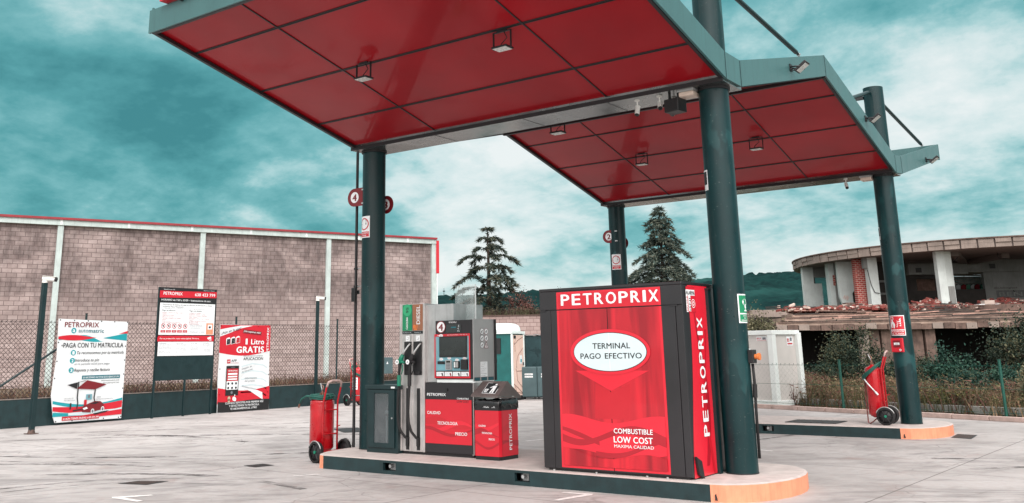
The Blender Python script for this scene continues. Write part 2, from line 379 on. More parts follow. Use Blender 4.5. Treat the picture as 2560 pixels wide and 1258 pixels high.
# manholes and drains
iron = mat('rusty_iron', S(96, 78, 72), .7, .4, var=.4, scale=9, bump=.4)
def cover(pts, label, cat, slats=0, name='manhole_cover', tint=iron):
    c = V((sum(p[0] for p in pts)/4, sum(p[1] for p in pts)/4, 0)); P = [V((x, y, 0)) for x, y in pts]
    t = thing(name, c, label, cat)
    m = M(); inn = [c+(p-c)*.86 for p in P]
    m.add([p+Z3*.005 for p in P]+[p+Z3*.005 for p in inn], [(i, (i+1) % 4, 4+(i+1) % 4, 4+i) for i in range(4)], blackm)
    m.build('frame', t); m = M()
    if slats:
        for i in range(slats):
            a, b = (i+.15)/slats, (i+.7)/slats
            q = [inn[0].lerp(inn[1], a), inn[0].lerp(inn[1], b), inn[3].lerp(inn[2], b), inn[3].lerp(inn[2], a)]
            m.add([p+Z3*.006 for p in q], [(0, 1, 2, 3)], tint)
        m.add([p+Z3*.0035 for p in inn], [(0, 1, 2, 3)], black); m.build('grate', t)
    else:
        m.add([p+Z3*.0065 for p in inn], [(0, 1, 2, 3)], tint)
        for k in range(7):
            a = (k+.5)/7; q0 = inn[0].lerp(inn[1], a); q1 = inn[3].lerp(inn[2], a); d = (inn[1]-inn[0]).normalized()*.008
            m.add([q0-d+Z3*.0085, q0+d+Z3*.0085, q1+d+Z3*.0085, q1-d+Z3*.0085], [(0, 1, 2, 3)], blackm)
        m.build('lid', t)
    return t
cover([(-1.32, -3.5), (-.86, -3.38), (-.92, -3.0), (-1.3, -3.2)], 'small rusty rectangular drain grate in concrete, nearest the camera at the left', 'drain', 9, 'drain_grate')
cover([(-1.42, -1.38), (-1.1, -1.42), (-1.05, -1.1), (-1.36, -1.06)], 'small rusty metal cover in concrete beside the near red extinguisher trolley', 'drain cover')
cover([(6.40, 7.62), (6.74, 7.5), (6.70, 8.3), (6.36, 8.4)], 'slatted drain grate beside the orange end of the far pump island', 'drain', 11, 'drain_grate')
cover([(-5.2, 4.1), (-4.2, 3.5), (-3.9, 4.0), (-4.9, 4.6)], 'dark metal cover sunk in the concrete behind the column with pump sign 4', 'manhole cover', name='manhole_cover', tint=blackm)
# ================================================================== PUMP ISLANDS
HI = .187; WI = 1.017
def island(y0, label, sock, hatch=None):
    t = thing('pump_island', (2.9, y0, 0), label, 'pump island', 'concrete pump islands')
    def outline(r):
        w = WI-r; out = [(-.12, -w), (5.73, -w)]
        for i in range(1, 12):
            a = -math.pi/2+math.pi*i/12; out.append((5.73+(.62-r)*math.cos(a), w*math.sin(a)))
        out += [(5.73, w), (-.12, w)]
        for i in range(1, 12):
            a = math.pi/2+math.pi*i/12; out.append((-.12-(.42-r)*-math.cos(a)*1, w*math.sin(a)))
        return [(x, y+y0) for x, y in out]
    o = outline(0); i_ = outline(.035); n = len(o)
    m = M(); m.add([(x, y, HI) for x, y in i_], [tuple(range(n))], slabtop)
    m.add([(x, y, HI-.012) for x, y in o]+[(x, y, HI) for x, y in i_], [(k, (k+1) % n, n+(k+1) % n, n+k) for k in range(n)], slabtop)
    m.build('top_slab', t)
    def face(name, ks, mt, off=0):
        m = M()
        for k in ks:
            a, b = o[k], o[(k+1) % n]; m.add([(*a, 0), (*b, 0), (*b, HI-.012), (*a, HI-.012)], [(0, 1, 2, 3)], mt)
        return m.build(name, t)
    # straight near face with socket openings
    sock = sorted(sock); xs = [-.12]
    m = M(); yv = y0-WI
    for s0, s1 in sock:
        m.box(xs[-1], s0, yv, yv+.05, 0, HI-.012, kerbgreen); m.box(s0, s1, yv, yv+.05, 0, .045, kerbgreen); m.box(s0, s1, yv, yv+.05, .145, HI-.012, kerbgreen); xs.append(s1)
    m.box(xs[-1], 5.73, yv, yv+.05, 0, HI-.012, kerbgreen); m.build('kerb_face', t)
    for s0, s1 in sock:
        m = M(); m.box(s0+.002, s1-.002, yv+.12, yv+.13, .045, .145, blackm); m.box(s0, s1, yv+.05, yv+.12, .04, .045, blackm)
        m.cyl((s0+.1, yv+.03, .1), (s0+.1, yv+.12, .1), .022, galv); m.box(s0+.06, s0+.15, yv+.09, yv+.118, .05, .135, greyplate)
        m.build('earthing_socket', t)
    face('kerb_face', [n//2-0], kerbgreen)
    far = [k for k in range(n) if abs(o[k][1]-(y0+WI)) < 1e-6 and abs(o[(k+1) % n][1]-(y0+WI)) < 1e-6]
    face('kerb_face', far, kerbgreen)
    face('kerb_end', [k for k in range(1, n) if o[k][0] >= 5.73-1e-6 and o[(k+1) % n][0] >= 5.73-1e-6], orange)
    face('kerb_end', [k for k in range(n) if o[k][0] <= -.12+1e-6 and o[(k+1) % n][0] <= -.12+1e-6], orange)
    m = M(); x, y = 5.78, yv-.004
    m.add([(x, y, .02), (x+.03, y, .02), (x+.015, y, .09), (x, y, .075)], [(0, 1, 2, 3)], blackm); m.build('paint_chip', t)
    if hatch:
        m = M(); x0, x1, y2, y3 = hatch; m.box(x0, x1, y2, y3, HI+.001, HI+.012, blackm)
        for k in range(9): xx = x0+.05+k*(x1-x0-.1)/8; m.box(xx-.008, xx+.008, y2+.03, y3-.03, HI+.012, HI+.016, iron)
        m.build('hatch_cover', t)
    return t
island(0, 'near concrete pump island with dark green kerb, carrying the dispenser and the cash terminal', [(1.03, 1.26), (3.2, 3.42)])
island(8.028, 'far concrete pump island with dark green kerb under the second canopy bay', [(3.28, 3.5)], (3.6, 4.55, 7.35, 8.05))
# ================================================================== CANOPY
L_, S_, HB, A_, B_, WW, ZP = 5.757, 8.028, 4.751, .309, .237, 4.125, 5.735
XL, XR = -A_, L_+B_
def soffit_mat():
    t = NT('soffit_red_laminate'); co = t.co(); n = t.noise(co, .8, 4, .5)
    t.col(t.mix(t.rng(n, .3, .7), S(138, 11, 23), S(160, 17, 29)))
    t.rough(.42); t.b.inputs['Specular IOR Level'].default_value = .12; t.b.inputs['Coat Weight'].default_value = .26; t.b.inputs['Coat Roughness'].default_value = .07
    t.bump(t.noise(t.co(scale=(1, 3, 1)), .9, 3, .5), .12, .02); return t.m
soffm = soffit_mat()
beamm = mat('beam_cladding', (.27, .29, .29), .22, .9, var=.45, scale=1.2, streak=.2)
canopy = thing('fuel_canopy', (0, 0, 0), 'big red and grey green sawtooth canopy on four round columns over both pump islands', 'canopy')
prof = [(-WW, ZP), (-.31, HB+.03), (.17, HB+.03), (S_-WW-.02, ZP+.03), (S_-.31, HB+.03), (S_+.27, HB+.05), (S_+4.05, 5.66)]
prof[4] = (S_-.2, HB+.0)
FH = .345
def strip(x, th, d):
    m = M(); lo = prof; hi = [(y, z+FH) for y, z in prof]
    for k in range(len(lo)-1):
        m.obox((x, lo[k][0], lo[k][1]), (th, 0, 0), (0, lo[k+1][0]-lo[k][0], lo[k+1][1]-lo[k][1]), (0, 0, FH), fascia_g)
    for k in range(1, len(lo)-1):          # cover joints
        m.box(x+(th if d > 0 else -.004), x+(th+.004 if d > 0 else 0), lo[k][0]-.006, lo[k][0]+.006, lo[k][1]+.004, lo[k][1]+FH-.004, darkgreen)
    return m
strip(XR-.03, .03, 1).build('side_fascia', canopy); strip(XL, .03, -1).build('side_fascia', canopy)
m = M(); m.box(XL-.003, XR+.003, -WW-.03, -WW, ZP-.015, ZP+.30, fascia_g); m.build('front_fascia', canopy)
m = M(); y, z = prof[-1]; m.box(XL-.003, XR+.003, y, y+.03, z-.01, z+FH, fascia_g); m.build('rear_fascia', canopy)
# lower trims along the fascia feet
m = M()
for x in (XR-.075, XL+.035):
    for k in range(len(prof)-1):
        a, b = prof[k], prof[k+1]
        if k in (1,): continue
        m.obox((x, a[0], a[1]-.012), (.04, 0, 0), (0, b[0]-a[0], b[1]-a[1]), (0, 0, .045), blackm)
m.split('edge_trim', canopy)
def soffit(k, jy, jx):
    a, b = prof[k], prof[k+1]; zf = lambda y: a[1]+(b[1]-a[1])*(y-a[0])/(b[0]-a[0])
    x0, x1 = XL+.04, XR-.04; m = M()
    m.obox((x0, a[0], a[1]+.045), (x1-x0, 0, 0), (0, b[0]-a[0], b[1]-a[1]), (0, 0, .03), soffm); m.build('soffit', canopy)
    m = M()
    for y in jy:
        m.obox((x0, y-.016, zf(y-.016)+.034), (x1-x0, 0, 0), (0, .011, (zf(y)-zf(y-.011))), (0, 0, .0105), blackm)
        m.obox((x0, y+.008, zf(y+.008)+.034), (x1-x0, 0, 0), (0, .011, (zf(y)-zf(y-.011))), (0, 0, .0105), blackm)
    for x in jx:
        m.obox((x-.009, a[0], a[1]+.032), (.018, 0, 0), (0, b[0]-a[0], b[1]-a[1]), (0, 0, .012), blackm)
    m.build('soffit_joints', canopy)
soffit(0, (-3.45, -2.29, -1.15), (1.41, 4.35)); soffit(2, (1.2, 2.4), (1.41, 4.35))
soffit(3, (4.61, 5.76, 6.87), (1.36, 4.36)); soffit(5, (9.3, 10.6), (1.36, 4.36))
m = M(); m.box(XL, XR, prof[3][0]-.03, prof[3][0]+.03, ZP-.005, ZP+.05, blackm); m.build('ridge_trim', canopy)
m = M(); m.box(XL+.03, XR-.03, -WW, -WW+.05, ZP-.02, ZP+.02, blackm); m.build('ridge_trim', canopy)
# roof deck above
deck = mat('roof_deck', S(120, 125, 125), .6, .2)
m = M()
for k in (0, 1, 2, 3, 4, 5):
    a, b = prof[k], prof[k+1]
    m.obox((XL+.031, a[0], a[1]+.16), (XR-XL-.062, 0, 0), (0, b[0]-a[0], b[1]-a[1]), (0, 0, .03), deck)
m.build('roof_deck', canopy)
for yb, y0, y1, zb in ((0, -.345, .235, HB), (S_, S_-.345, S_+.235, HB-.0)):
    m = M(); m.box(XL-.02, XR-.032, y0, y1, zb, zb+.10, beamm); m.box(XL-.02, XR-.032, y0-.012, y0, zb-.004, zb+.05, blackm)
    for x in (1.41, 3.0, 4.35): m.box(x-.003, x+.003, y0+.005, y1-.005, zb-.003, zb, blackm)
    m.build('gutter_beam', canopy)
RC = .184; RT = .184
CSX = {0: -.11, L_: -.055}
for x, yc in ((0, 0), (L_, 0), (0, S_), (L_, S_)):
    x += CSX[x]; yc -= .037
    m = M(); m.cyl((x, yc, HI-.01), (x, yc, 6.5), RC, col_green, n=48, caps=True)
    m.cyl((x, yc, HB-.03), (x, yc, HB), RC+.02, blackm, n=48); m.cyl((x, yc, HI-.005), (x, yc, HI+.012), RC+.004, blackm, n=48)
    m.build('column', canopy)
def rod(p0, p1):
    m = M(); p0, p1 = V(p0), V(p1); d = (p1-p0).normalized()
    m.cyl(p0+d*.12, p1-d*.12, .036, darkgreen, n=12)
    for q, s in ((p0, 1), (p1, -1)):
        m.cyl(q+d*s*.03, q+d*s*.12, .022, blackm, n=10); m.obox(q-V((.012, .03, .03)), (.024, 0, 0), (0, .06, 0), (0, 0, .06), galv)
        m.cyl(q-V((.03, 0, 0)), q+V((.03, 0, 0)), .014, galv, n=8)
    m.build('tie_rod', canopy)
for x in (L_-.08, -.1):
    rod((x, RC, 6.56-.17), (x, 3.62, 6.12)); rod((x, -RC, 6.39), (x, -3.9, 6.12))
    rod((x, S_-RC, 6.4), (x, 5.55, 5.72)); rod((x, S_+RC, 6.38), (x, 12.0, 6.02))
m = M(); m.box(L_-.42, L_-.24, S_-.10, S_-.02, 6.30, 6.36, blackm); m.build('lug', canopy)
# ------------------------------------------------------------ red roof sign above the front fascia
t = thing('roof_sign', (.15, -WW-.1, 6.0), 'red and white illuminated sign box standing on the front edge of the canopy', 'sign')
m = M(); m.box(.02, 1.9, -4.24, -4.06, 6.06, 6.6, redp); m.build('sign_box', t)
m = M(); m.box(.3, 1.8, -4.247, -4.24, 6.1, 6.5, whitep); m.build('sign_face', t)
m = M(); m.box(.38, .42, -4.2, -4.1, 6.0, 6.06, blackm); m.box(1.6, 1.64, -4.2, -4.1, 6.0, 6.06, blackm); m.build('bracket', t)
# ------------------------------------------------------------ floodlights
lens = mat('flood_lens', S(205, 208, 205), .25, var=.15, scale=30)
def flood(p, label, kind, tilt=0):
    t = thing('floodlight', p, label, 'floodlight', 'floodlights on the canopy')
    x, y, z = p
    if kind == 'hang':
        m = M(); m.box(x-.11, x+.11, y-.08, y+.08, z-.23, z-.205, blackm); m.build('housing', t, bevel=.008)
        m = M(); m.box(x-.095, x+.095, y-.07, y+.07, z-.235, z-.23, lens); m.build('lens', t)
        m = M()
        for s in (-1, 1): m.box(x+s*.125-.005, x+s*.125+.005, y-.012, y+.012, z-.225, z-.01, blackm)
        m.box(x-.07, x+.07, y-.015, y+.015, z-.012, z+.035, blackm); m.box(x-.13, x+.13, y-.012, y+.012, z-.02, z-.012, blackm)
        m.tube([(x+.02, y, z), (x+.05, y+.03, z-.09), (x-.04, y+.04, z-.15), (x-.04, y, z-.21)], .006, rubber, 6)
        m.build('bracket', t)
    else:                                  # on the side fascia, arm to +X
        c = V((x+.17, y, z-.03)); u = V((.10, 0, .07)); w = V((0, .09, 0)); nn = u.cross(w).normalized()
        m = M(); m.obox(c-u/1.2-w, u*1.67, w*2, nn*.035, blackm); m.build('housing', t, bevel=.006)
        m = M(); m.obox(c-u/1.5-w*.8-nn*.006, u*1.33, w*1.6, nn*.006, lens); m.build('lens', t)
        m = M(); m.box(x, x+.012, y-.05, y+.05, z-.05, z+.05, blackm)
        for s in (-1, 1): m.tube([(x+.01, y+s*.04, z), (x+.08, y+s*.08, z-.01), c+V((0, s*.095, 0))], .011, blackm, 6)
        m.tube([(x, y-.02, z-.03), (x+.06, y-.04, z-.06), (x+.12, y, z-.04)], .007, rubber, 6)
        m.build('bracket', t)
zf = lambda k, y: prof[k][1]+(prof[k+1][1]-prof[k][1])*(y-prof[k][0])/(prof[k+1][0]-prof[k][0])+.04
flood((1.84, -2.33, zf(0, -2.33)), 'floodlight hanging under the near red soffit, the left of its two', 'hang')
flood((4.03, -2.25, zf(0, -2.25)), 'floodlight hanging under the near red soffit, the right of its two', 'hang')
flood((2.65, 1.15, zf(2, 1.15)), 'small floodlight hanging just behind the near gutter beam', 'hang')
flood((1.80, 5.62, zf(3, 5.62)), 'floodlight hanging under the far red soffit, the left of its two', 'hang')
flood((4.12, 5.66, zf(3, 5.66)), 'floodlight hanging under the far red soffit, the right of its two', 'hang')
flood((XR+.004, 2.15, 5.49), 'floodlight on the grey green side fascia just right of the nearest column', 'side')
flood((XR+.004, 6.0, 5.46), 'floodlight on the sloping side fascia beside the top of the far right column', 'side')
flood((XR+.004, 10.6, 5.42), 'floodlight on the fascia of the upturned tip, farthest right of all', 'side')
# ------------------------------------------------------------ cameras and boxes under the beams
camw = mat('camera_white', S(226, 226, 222), .35, var=.08)
def bullet(p, aim, label, drop=.12, s=.66):
    x, y, z = p; t = thing('security_camera', p, label, 'security camera', 'security cameras at the pumps'); a = V(aim).normalized(); j = V((x, y, z-drop))
    m = M(); m.cyl((x, y, z), (x, y, z-.025*s), .055*s, camw, n=20); m.cyl((x, y, z-.02), j, .017*s, camw, n=10)
    m.cyl(j-V((.02, 0, 0))*s, j+V((.02, 0, 0))*s, .028*s, blackm, n=12); m.build('mount', t)
    m = M(); m.cyl(j-a*.06*s, j+a*.13*s, .048*s, camw, n=20); m.build('body', t)
    m = M(); m.cyl(j+a*.13*s, j+a*.15*s, .045*s, black, n=20); m.cyl(j+a*.150*s, j+a*.152*s, .02*s, screenm, n=12); m.build('lens', t)
bullet((4.72, -.2, HB), (.0, -.35, -1), 'white bullet camera under the near beam, leftmost of the group there')
bullet((5.04, -.2, HB), (.3, -.6, -.8), 'white bullet camera under the near beam, beside the black speaker box', .11)
bullet((5.14, .02, HB), (-.3, -.4, -.9), 'white bullet camera under the near beam, tucked behind the black speaker box', .15)
bullet((5.05, S_-.2, HB), (.3, -.6, -.8), 'white bullet camera under the far gutter beam')
t = thing('speaker', (5.24, -.15, HB), 'black box speaker hanging under the near beam beside the cameras', 'speaker')
m = M(); m.obox((5.13, -.28, HB-.26), (.21, -.04, 0), (.03, .2, 0), (0, 0, .17), black); m.build('cabinet', t, bevel=.01)
m = M(); m.box(5.16, 5.18, -.2, -.16, HB-.1, HB, blackm); m.box(5.28, 5.30, -.2, -.16, HB-.1, HB, blackm); m.build('bracket', t)
for yy, lab in ((0, 'near'), (S_, 'far')):
    t = thing('bulkhead_light', (5.46, yy-.15, HB), 'cream bulkhead light box under the %s beam next to the column' % lab, 'light', 'bulkhead lights under the beams')
    m = M(); m.box(5.34, 5.54, yy-.29, yy-.10, HB-.09, HB-.03, mat('cream_plastic', S(214, 196, 182), .4, var=.15)); m.build('diffuser', t, bevel=.015)
    m = M(); m.box(5.33, 5.55, yy-.30, yy-.09, HB-.03, HB, greyplate); m.build('base', t)
# ------------------------------------------------------------ numbered pump signs
def pumpsign(x, y, z, num, side, label, R=.145, rz=0):
    t = thing('pump_number_sign', (x, y, z), label, 'pump sign', 'round numbered pump signs')
    d = V((side*math.cos(rz), math.sin(rz), 0)); o = V((x, y, z)); n = V((0, -1, 0)) if not rz else V((math.sin(rz)*side, -math.cos(rz), 0))
    u = d*side; F = Face(o+n*.008, u, Z3); m = M()
    cx = side*.19; pts = [(cx+side*R*math.cos(a), R*math.sin(a)) for a in [math.pi/2-math.pi*i/24 for i in range(25)]]+[(0, -R), (0, R)]
    if side < 0: pts = pts[::-1]
    m.prism([F.P(a, b, 0) for a, b in pts], -n*.014, maroon); m.build('plate', t)
    m = M(); F.ell(m, cx-side*.01, 0, .088, .088, 1, white); m.build('disc', t)
    m = M(); F.text(m, num, cx-side*.01-.042, cx-side*.01+.042, -.058, .116, 2, maroon, .05); m.build('number', t)
    m = M()
    for zz in (-.11, .11): m.obox(o+V((0, 0, zz-.012))-d*.04+n*.001, d*.06, n*.02, (0, 0, .024), galv)
    m.split('clip', t)
pumpsign(-.21, -.18, 4.02, '4', -1, 'dark red rounded sign with number 4 on the near left column')
pumpsign(-.19, .14, 3.90, '3', 1, 'dark red rounded sign with number 3 on the near left column')
pumpsign(-.06, S_-.20, 4.06, '2', -1, 'dark red rounded sign with number 2 on the far left column')
pumpsign(-.29, S_+.17, 3.93, '1', 1, 'dark red sign mostly hidden behind the far left column')
# ------------------------------------------------------------ curved stickers on columns
def wrap(x, y, a0, a1, z0, z1, r=RC+.004):
    """sheet bent round a column: returns a face-like object; a in metres of arc from angle a0 (deg)"""
    class C(Face):
        def __init__(s): s.lay = .0012; s.base = 0
        def P(s, a, b, l):
            t = math.radians(a0)+a/r; rr = r+s.lay*l; return V((x+rr*math.cos(t), y+rr*math.sin(t), z0+b))
    x += CSX[x]; y -= .037
    f = C(); f.w = math.radians(a1-a0)*r; f.h = z1-z0; return f
def wrect(F, m, a0, a1, b0, b1, l, mt, n=10):
    F.band(m, a0, a1, lambda t: b0, lambda t: b1, l, mt, n)
def nosmoke(x, y, a0, z0, label):
    F = wrap(x, y, a0, a0+75, z0, z0+.34); w = .225; t = thing('no_smoking_sign', (x, y, z0), label, 'sign', 'no smoking signs')
    m = M(); wrect(F, m, 0, w, 0, .34, 0, white); m.build('plate', t)
    m = M(); F.ring(m, w/2, .215, .078, .096, 1, redm); F.line(m, [(w/2-.06, .275), (w/2+.06, .155)], .018, 1, redm)
    F.rect(m, w/2-.06, w/2+.03, .205, .222, 1, inkblk); F.rect(m, w/2+.035, w/2+.05, .205, .235, 1, inkgrey)
    F.line(m, [(w/2+.04, .24), (w/2+.05, .265), (w/2+.03, .28)], .008, 1, inkgrey); m.build('symbol', t)
    m = M(); wrect(F, m, .012, w-.012, .015, .095, 1, redp); m.build('caption_band', t)
    m = M(); F.text(m, 'PROHIBIDO', .02, w-.02, .062, .024, 2, white, .02); F.text(m, 'FUMAR', .06, w-.06, .024, .024, 2, white, .02); m.build('lettering', t)
nosmoke(0, 0, 226, 3.35, 'white and red no smoking sign on the near left column below pump sign 4')
nosmoke(0, S_, 245, 3.31, 'white and red no smoking sign on the far left column below pump sign 2')
for x, y, a0, z0, h, lab in ((L_, 0, 205, 3.46, .25, 'narrow white sticker seen edge on at the left of the nearest column'), (L_, S_, 185, 3.52, .24, 'narrow white sticker seen edge on at the left of the far right column')):
    F = wrap(x, y, a0, a0+40, z0, z0+h); t = thing('sticker', (x, y, z0), lab, 'sticker')
    m = M(); wrect(F, m, 0, .12, 0, h, 0, white); m.build('plate', t); m = M(); wrect(F, m, .015, .105, .07, h-.02, 1, blackm); m.build('symbol', t)
# green assembly point sign
F = wrap(L_, 0, 322, 390, 1.865, 2.2); t = thing('safety_sign', (L_, 0, 1.865), 'green and white sign with shower symbol on the nearest column', 'sign')
m = M(); wrect(F, m, 0, .2, 0, .335, 0, white); m.build('plate', t)
m = M(); wrect(F, m, .016, .184, .115, .32, 1, greenlab); wrect(F, m, .016, .184, .015, .1, 1, greenlab)
F.ell(m, .12, .24, .052, .04, 2, white); F.rect(m, .06, .18, .205, .235, 3, greenlab); F.rect(m, .112, .128, .135, .215, 4, white); F.rect(m, .09, .15, .135, .15, 4, white); F.ell(m, .12, .185, .02, .014, 4, white)
m.build('symbol', t)
m = M()
for i, st in enumerate(('DUCHA', 'DE', 'EMERGENCIA')): F.text(m, st, .075-.006*len(st)+.02, .11+.006*len(st), .075-.026*i, .016, 2, white, .02)
m.build('lettering', t)
# alarm sign + call point on far right column
F = wrap(L_, S_, 221, 300, 1.745, 2.11); t = thing('alarm_sign', (L_, S_, 1.745), 'red and white alarm button sign on the far right column', 'sign')
w = .285; m = M(); wrect(F, m, 0, w, 0, .365, 0, white); m.build('plate', t)
m = M(); wrect(F, m, .014, w-.014, .11, .35, 1, redp)
F.rect(m, .05, .075, .24, .33, 2, white); F.rect(m, .035, .09, .285, .335, 2, white); F.rect(m, .045, .08, .29, .325, 3, redp); F.poly(m, [(.03, .15), (.1, .13), (.115, .2), (.09, .25), (.04, .25), (.03, .2)], 3, white)
for k in range(4): F.poly(m, [(.14+.012*k, .15+.03*k), (.215, .17+.035*k), (.22, .20+.04*k), (.19, .18+.035*k), (.145, .175+.03*k)], 2, white)
m.build('symbol', t)
m = M(); wrect(F, m, .014, w-.014, .012, .095, 1, redm); m.build('caption_band', t)
m = M(); F.text(m, 'PULSADOR', .03, w-.03, .06, .026, 2, white, .02); F.text(m, 'DE ALARMA', .03, w-.03, .02, .026, 2, white, .02); m.build('lettering', t)
t = thing('alarm_call_point', (L_, S_, 1.5), 'red fire alarm call point with white window on the far right column', 'alarm button')
o = V((L_-.195, S_-.212, 1.45)); u = V((.22, -.05, 0)); nn = V((-.22, -.97, 0)).normalized()
m = M(); m.obox(o+nn*.0, u, nn*.05, (0, 0, .25), redp); m.build('box', t, bevel=.012)
F = Face(o+nn*.052, u.normalized(), Z3); F.n = nn; m = M(); F.rect(m, .045, .18, .085, .21, 0, maroon); F.rect(m, .06, .165, .13, .17, 1, white); F.rect(m, .085, .14, .142, .150, 2, inkblk); F.ell(m, .17, .04, .02, .02, 0, white); F.rect(m, .165, .175, .028, .052, 1, redp); m.build('window', t)
# emergency switch and cable, nearest column
t = thing('emergency_switch', (L_-.08+.2, .0, 1.4), 'grey switch box with orange knob on the right side of the nearest column', 'switch')
m = M(); m.box(L_-.08+.175, L_-.08+.205, -.07, .05, 1.40, 1.57, whitep); m.build('back_plate', t)
m = M(); m.box(L_-.08+.205, L_-.08+.275, -.065, .045, 1.405, 1.56, black); m.build('box', t, bevel=.008)
m = M(); m.cyl((L_-.08+.275, -.01, 1.48), (L_-.08+.31, -.01, 1.48), .028, orangelab, n=16); m.cyl((L_-.08+.31, -.01, 1.48), (L_-.08+.335, -.01, 1.48), .04, orangelab, n=16); m.build('knob', t)
m = M(); m.tube([(L_-.08+.235, 0, 1.40), (L_-.08+.24, .0, 1.2), (L_-.08+.225, .02, .9), (L_-.08+.22, .02, .35)], .017, rubber, 10); m.cyl((L_-.08+.24, 0, 1.17), (L_-.08+.235, 0, 1.02), .026, rubber, n=12); m.build('cable', t)
# vertical pipes by the left columns
for yy, lab in ((0, 'thin black conduit pipe standing left of the near left column'), (S_, 'thin black conduit pipe standing left of the far left column')):
    t = thing('conduit_pipe', (-.5, yy, HI), lab, 'pipe', 'conduit pipes beside the left columns')
    xx = -.5 if yy == 0 else -.26; ya = yy-.02
    m = M(); m.cyl((xx, ya, HI), (xx, ya, HB+.05), .023, blackm, n=12); m.build('pipe', t)
    m = M()
    for zz in (.95, 2.9, 3.05 if yy else 2.62): m.cyl((xx, ya, zz-.015), (xx, ya, zz+.015), .036, black, n=12); m.cyl((xx, ya, zz), (-.11-RC+.02, yy-.03, zz), .007, galv, n=6)
    m.split('clamp', t)
    if yy == 0:
        m = M(); m.box(xx-.045, xx+.045, ya-.06, ya-.02, 2.38, 2.60, black); m.build('sensor_box', t, bevel=.01); m = M(); m.cyl((xx, ya, 2.5), (xx, ya, 2.56), .06, black, n=14); m.build('collar', t)
# ================================================================== CASH TERMINAL KIOSK
t = thing('payment_terminal', (4.53, -.35, HI), 'large charcoal and red cash payment terminal cabinet beside the nearest column', 'payment terminal')
KX0, KX1, KY0, KY1, KZ1 = 3.56, 5.49, -.9, .14, 2.335
m = M(); m.box(KX0+.05, KX1-.05, KY0+.03, KY1-.03, HI-.01, HI+.05, black); m.build('plinth', t)
m = M(); m.box(KX0, KX1, KY0+.02, KY1, HI+.02, 2.30, charcoal); m.build('body', t, bevel=.006)
m = M(); m.box(KX0-.006, KX1+.006, KY0, KY1+.01, 2.30, KZ1, charcoal); m.build('lid', t, bevel=.008)
m = M(); m.box(KX0, KX1, KY0+.002, KY0+.019, 2.075, 2.298, charcoal); m.build('header_panel', t, bevel=.004)
for a, b, nm in ((KX0+.165, 4.517, 'door'), (4.523, KX1-.09, 'door')):
    m = M(); m.box(a, b, KY0, KY0+.019, HI+.03, 2.066, charcoal); m.build(nm, t, bevel=.003)
m = M(); m.box(KX0, KX0+.158, KY0+.004, KY0+.019, HI+.03, 2.066, charcoal); m.box(KX1-.083, KX1, KY0+.004, KY0+.019, HI+.03, 2.066, charcoal); m.split('door_frame', t, bevel=.003)
m = M(); m.box(5.33, 5.43, KY0-.004, KY0+.01, 2.055, 2.075, blackm); m.box(KX0+.02, KX0+.09, KY0-.004, KY0+.01, 2.055, 2.075, blackm); m.split('hinge', t)
F = Face((0, KY0-.0005, 0), (1, 0, 0), (0, 0, 1))
m = M(); X0, X1 = 3.815, 5.23
def dwave(c, amp, per, ph=0): return lambda q: c+amp*math.sin((q*per+ph)*math.pi*2)
# header print (separate because of the door gap), then the door print left and right
F.rect(m, X0, X1, 2.077, 2.285, 2, redl); F.rect(m, X0+.03, X1-.03, 2.078, 2.262, 3, redp)
F.rect(m, X0, 4.515, .232, 2.064, 1, redl); F.rect(m, 4.525, X1, .232, 2.064, 1, redl)
gradred = None
def silk():
    t_ = NT('red_silk_print'); n = t_.noise(t_.co(scale=(5, 1, .45), loc=(1.3, 0, .3)), 1.1, 3, .45, .7)
    x = t_.mix(t_.rng(n, .36, .64), S(146, 18, 32), S(204, 30, 46)); t_.col(x); t_.rough(.33); t_.b.inputs['Coat Weight'].default_value = .25; return t_.m
silk = silk()
F.rect(m, X0+.03, 4.515, .262, 2.064, 2, silk); F.rect(m, 4.525, X1-.03, .262, 2.064, 2, silk)
F.poly(m, [(4.05, 1.345), (4.53, 1.115), (5.03, 1.345)], 3, redl)
F.poly(m, [(4.32, 1.2), (4.53, 1.10), (4.78, 1.2), (4.74, .80), (4.30, .80)], 3, redm)
A0, A1 = X0+.03, X1-.03
F.band(m, A0, A1, lambda q: .69+.09*math.sin(q*5.5+2.2), lambda q: .80+.045*math.sin(q*7+1.2), 4, redl)
F.band(m, A0, A1, lambda q: .40+.05*math.sin(q*6+.8), lambda q: .72+.06*math.sin(q*5.5+2.2), 5, redl)
F.band(m, A0, A1, lambda q: .565+.075*math.sin(q*6.6+3.6), lambda q: .645+.085*math.sin(q*6.2+3.5), 6, redd)
F.band(m, .45+A0, A1, lambda q: .40+.06*math.sin(q*4.4+3.4)+.1*q, lambda q: .44+.055*math.sin(q*4.2+3.2)+.13*q, 7, redd)
F.band(m, A0, A0+.5, lambda q: .66-.16*q, lambda q: .70-.10*q-.06*q*q, 5.5, redd)
F.band(m, A0, A1, lambda q: .262, lambda q: .42+.045*math.sin(q*7.5+1.6)-.05*q, 8, silk)
F.ell(m, 4.531, 1.56, .535, .262, 7, redl, 64); F.ell(m, 4.533, 1.56, .492, .226, 8, inkblk, 64); F.ell(m, 4.533, 1.56, .484, .218, 9, ovalw, 64)
F.line(m, [(4.535, 1.345), (4.535, 1.777)], .006, 10, white)
m.build('front_print', t)
m = M()
def spaced(F, m, st, a0, a1, b0, h, l, mt, bold, w=None, vert=False):
    n = len(st); wd = [(.28 if c in 'I1' else (1.12 if c in 'OMW' else 1.0)) for c in st]; tot = sum(wd); gap = .38
    unit = (a1-a0)/(tot+gap*(n-1)); a = a0
    for c, q in zip(st, wd):
        F.text(m, c, a, a+unit*q, b0, h, l, mt, bold, vert=vert); a += unit*(q+gap)
spaced(F, m, 'PETROPRIX', 3.885, 5.20, 2.122, .14, 4, white, .035)
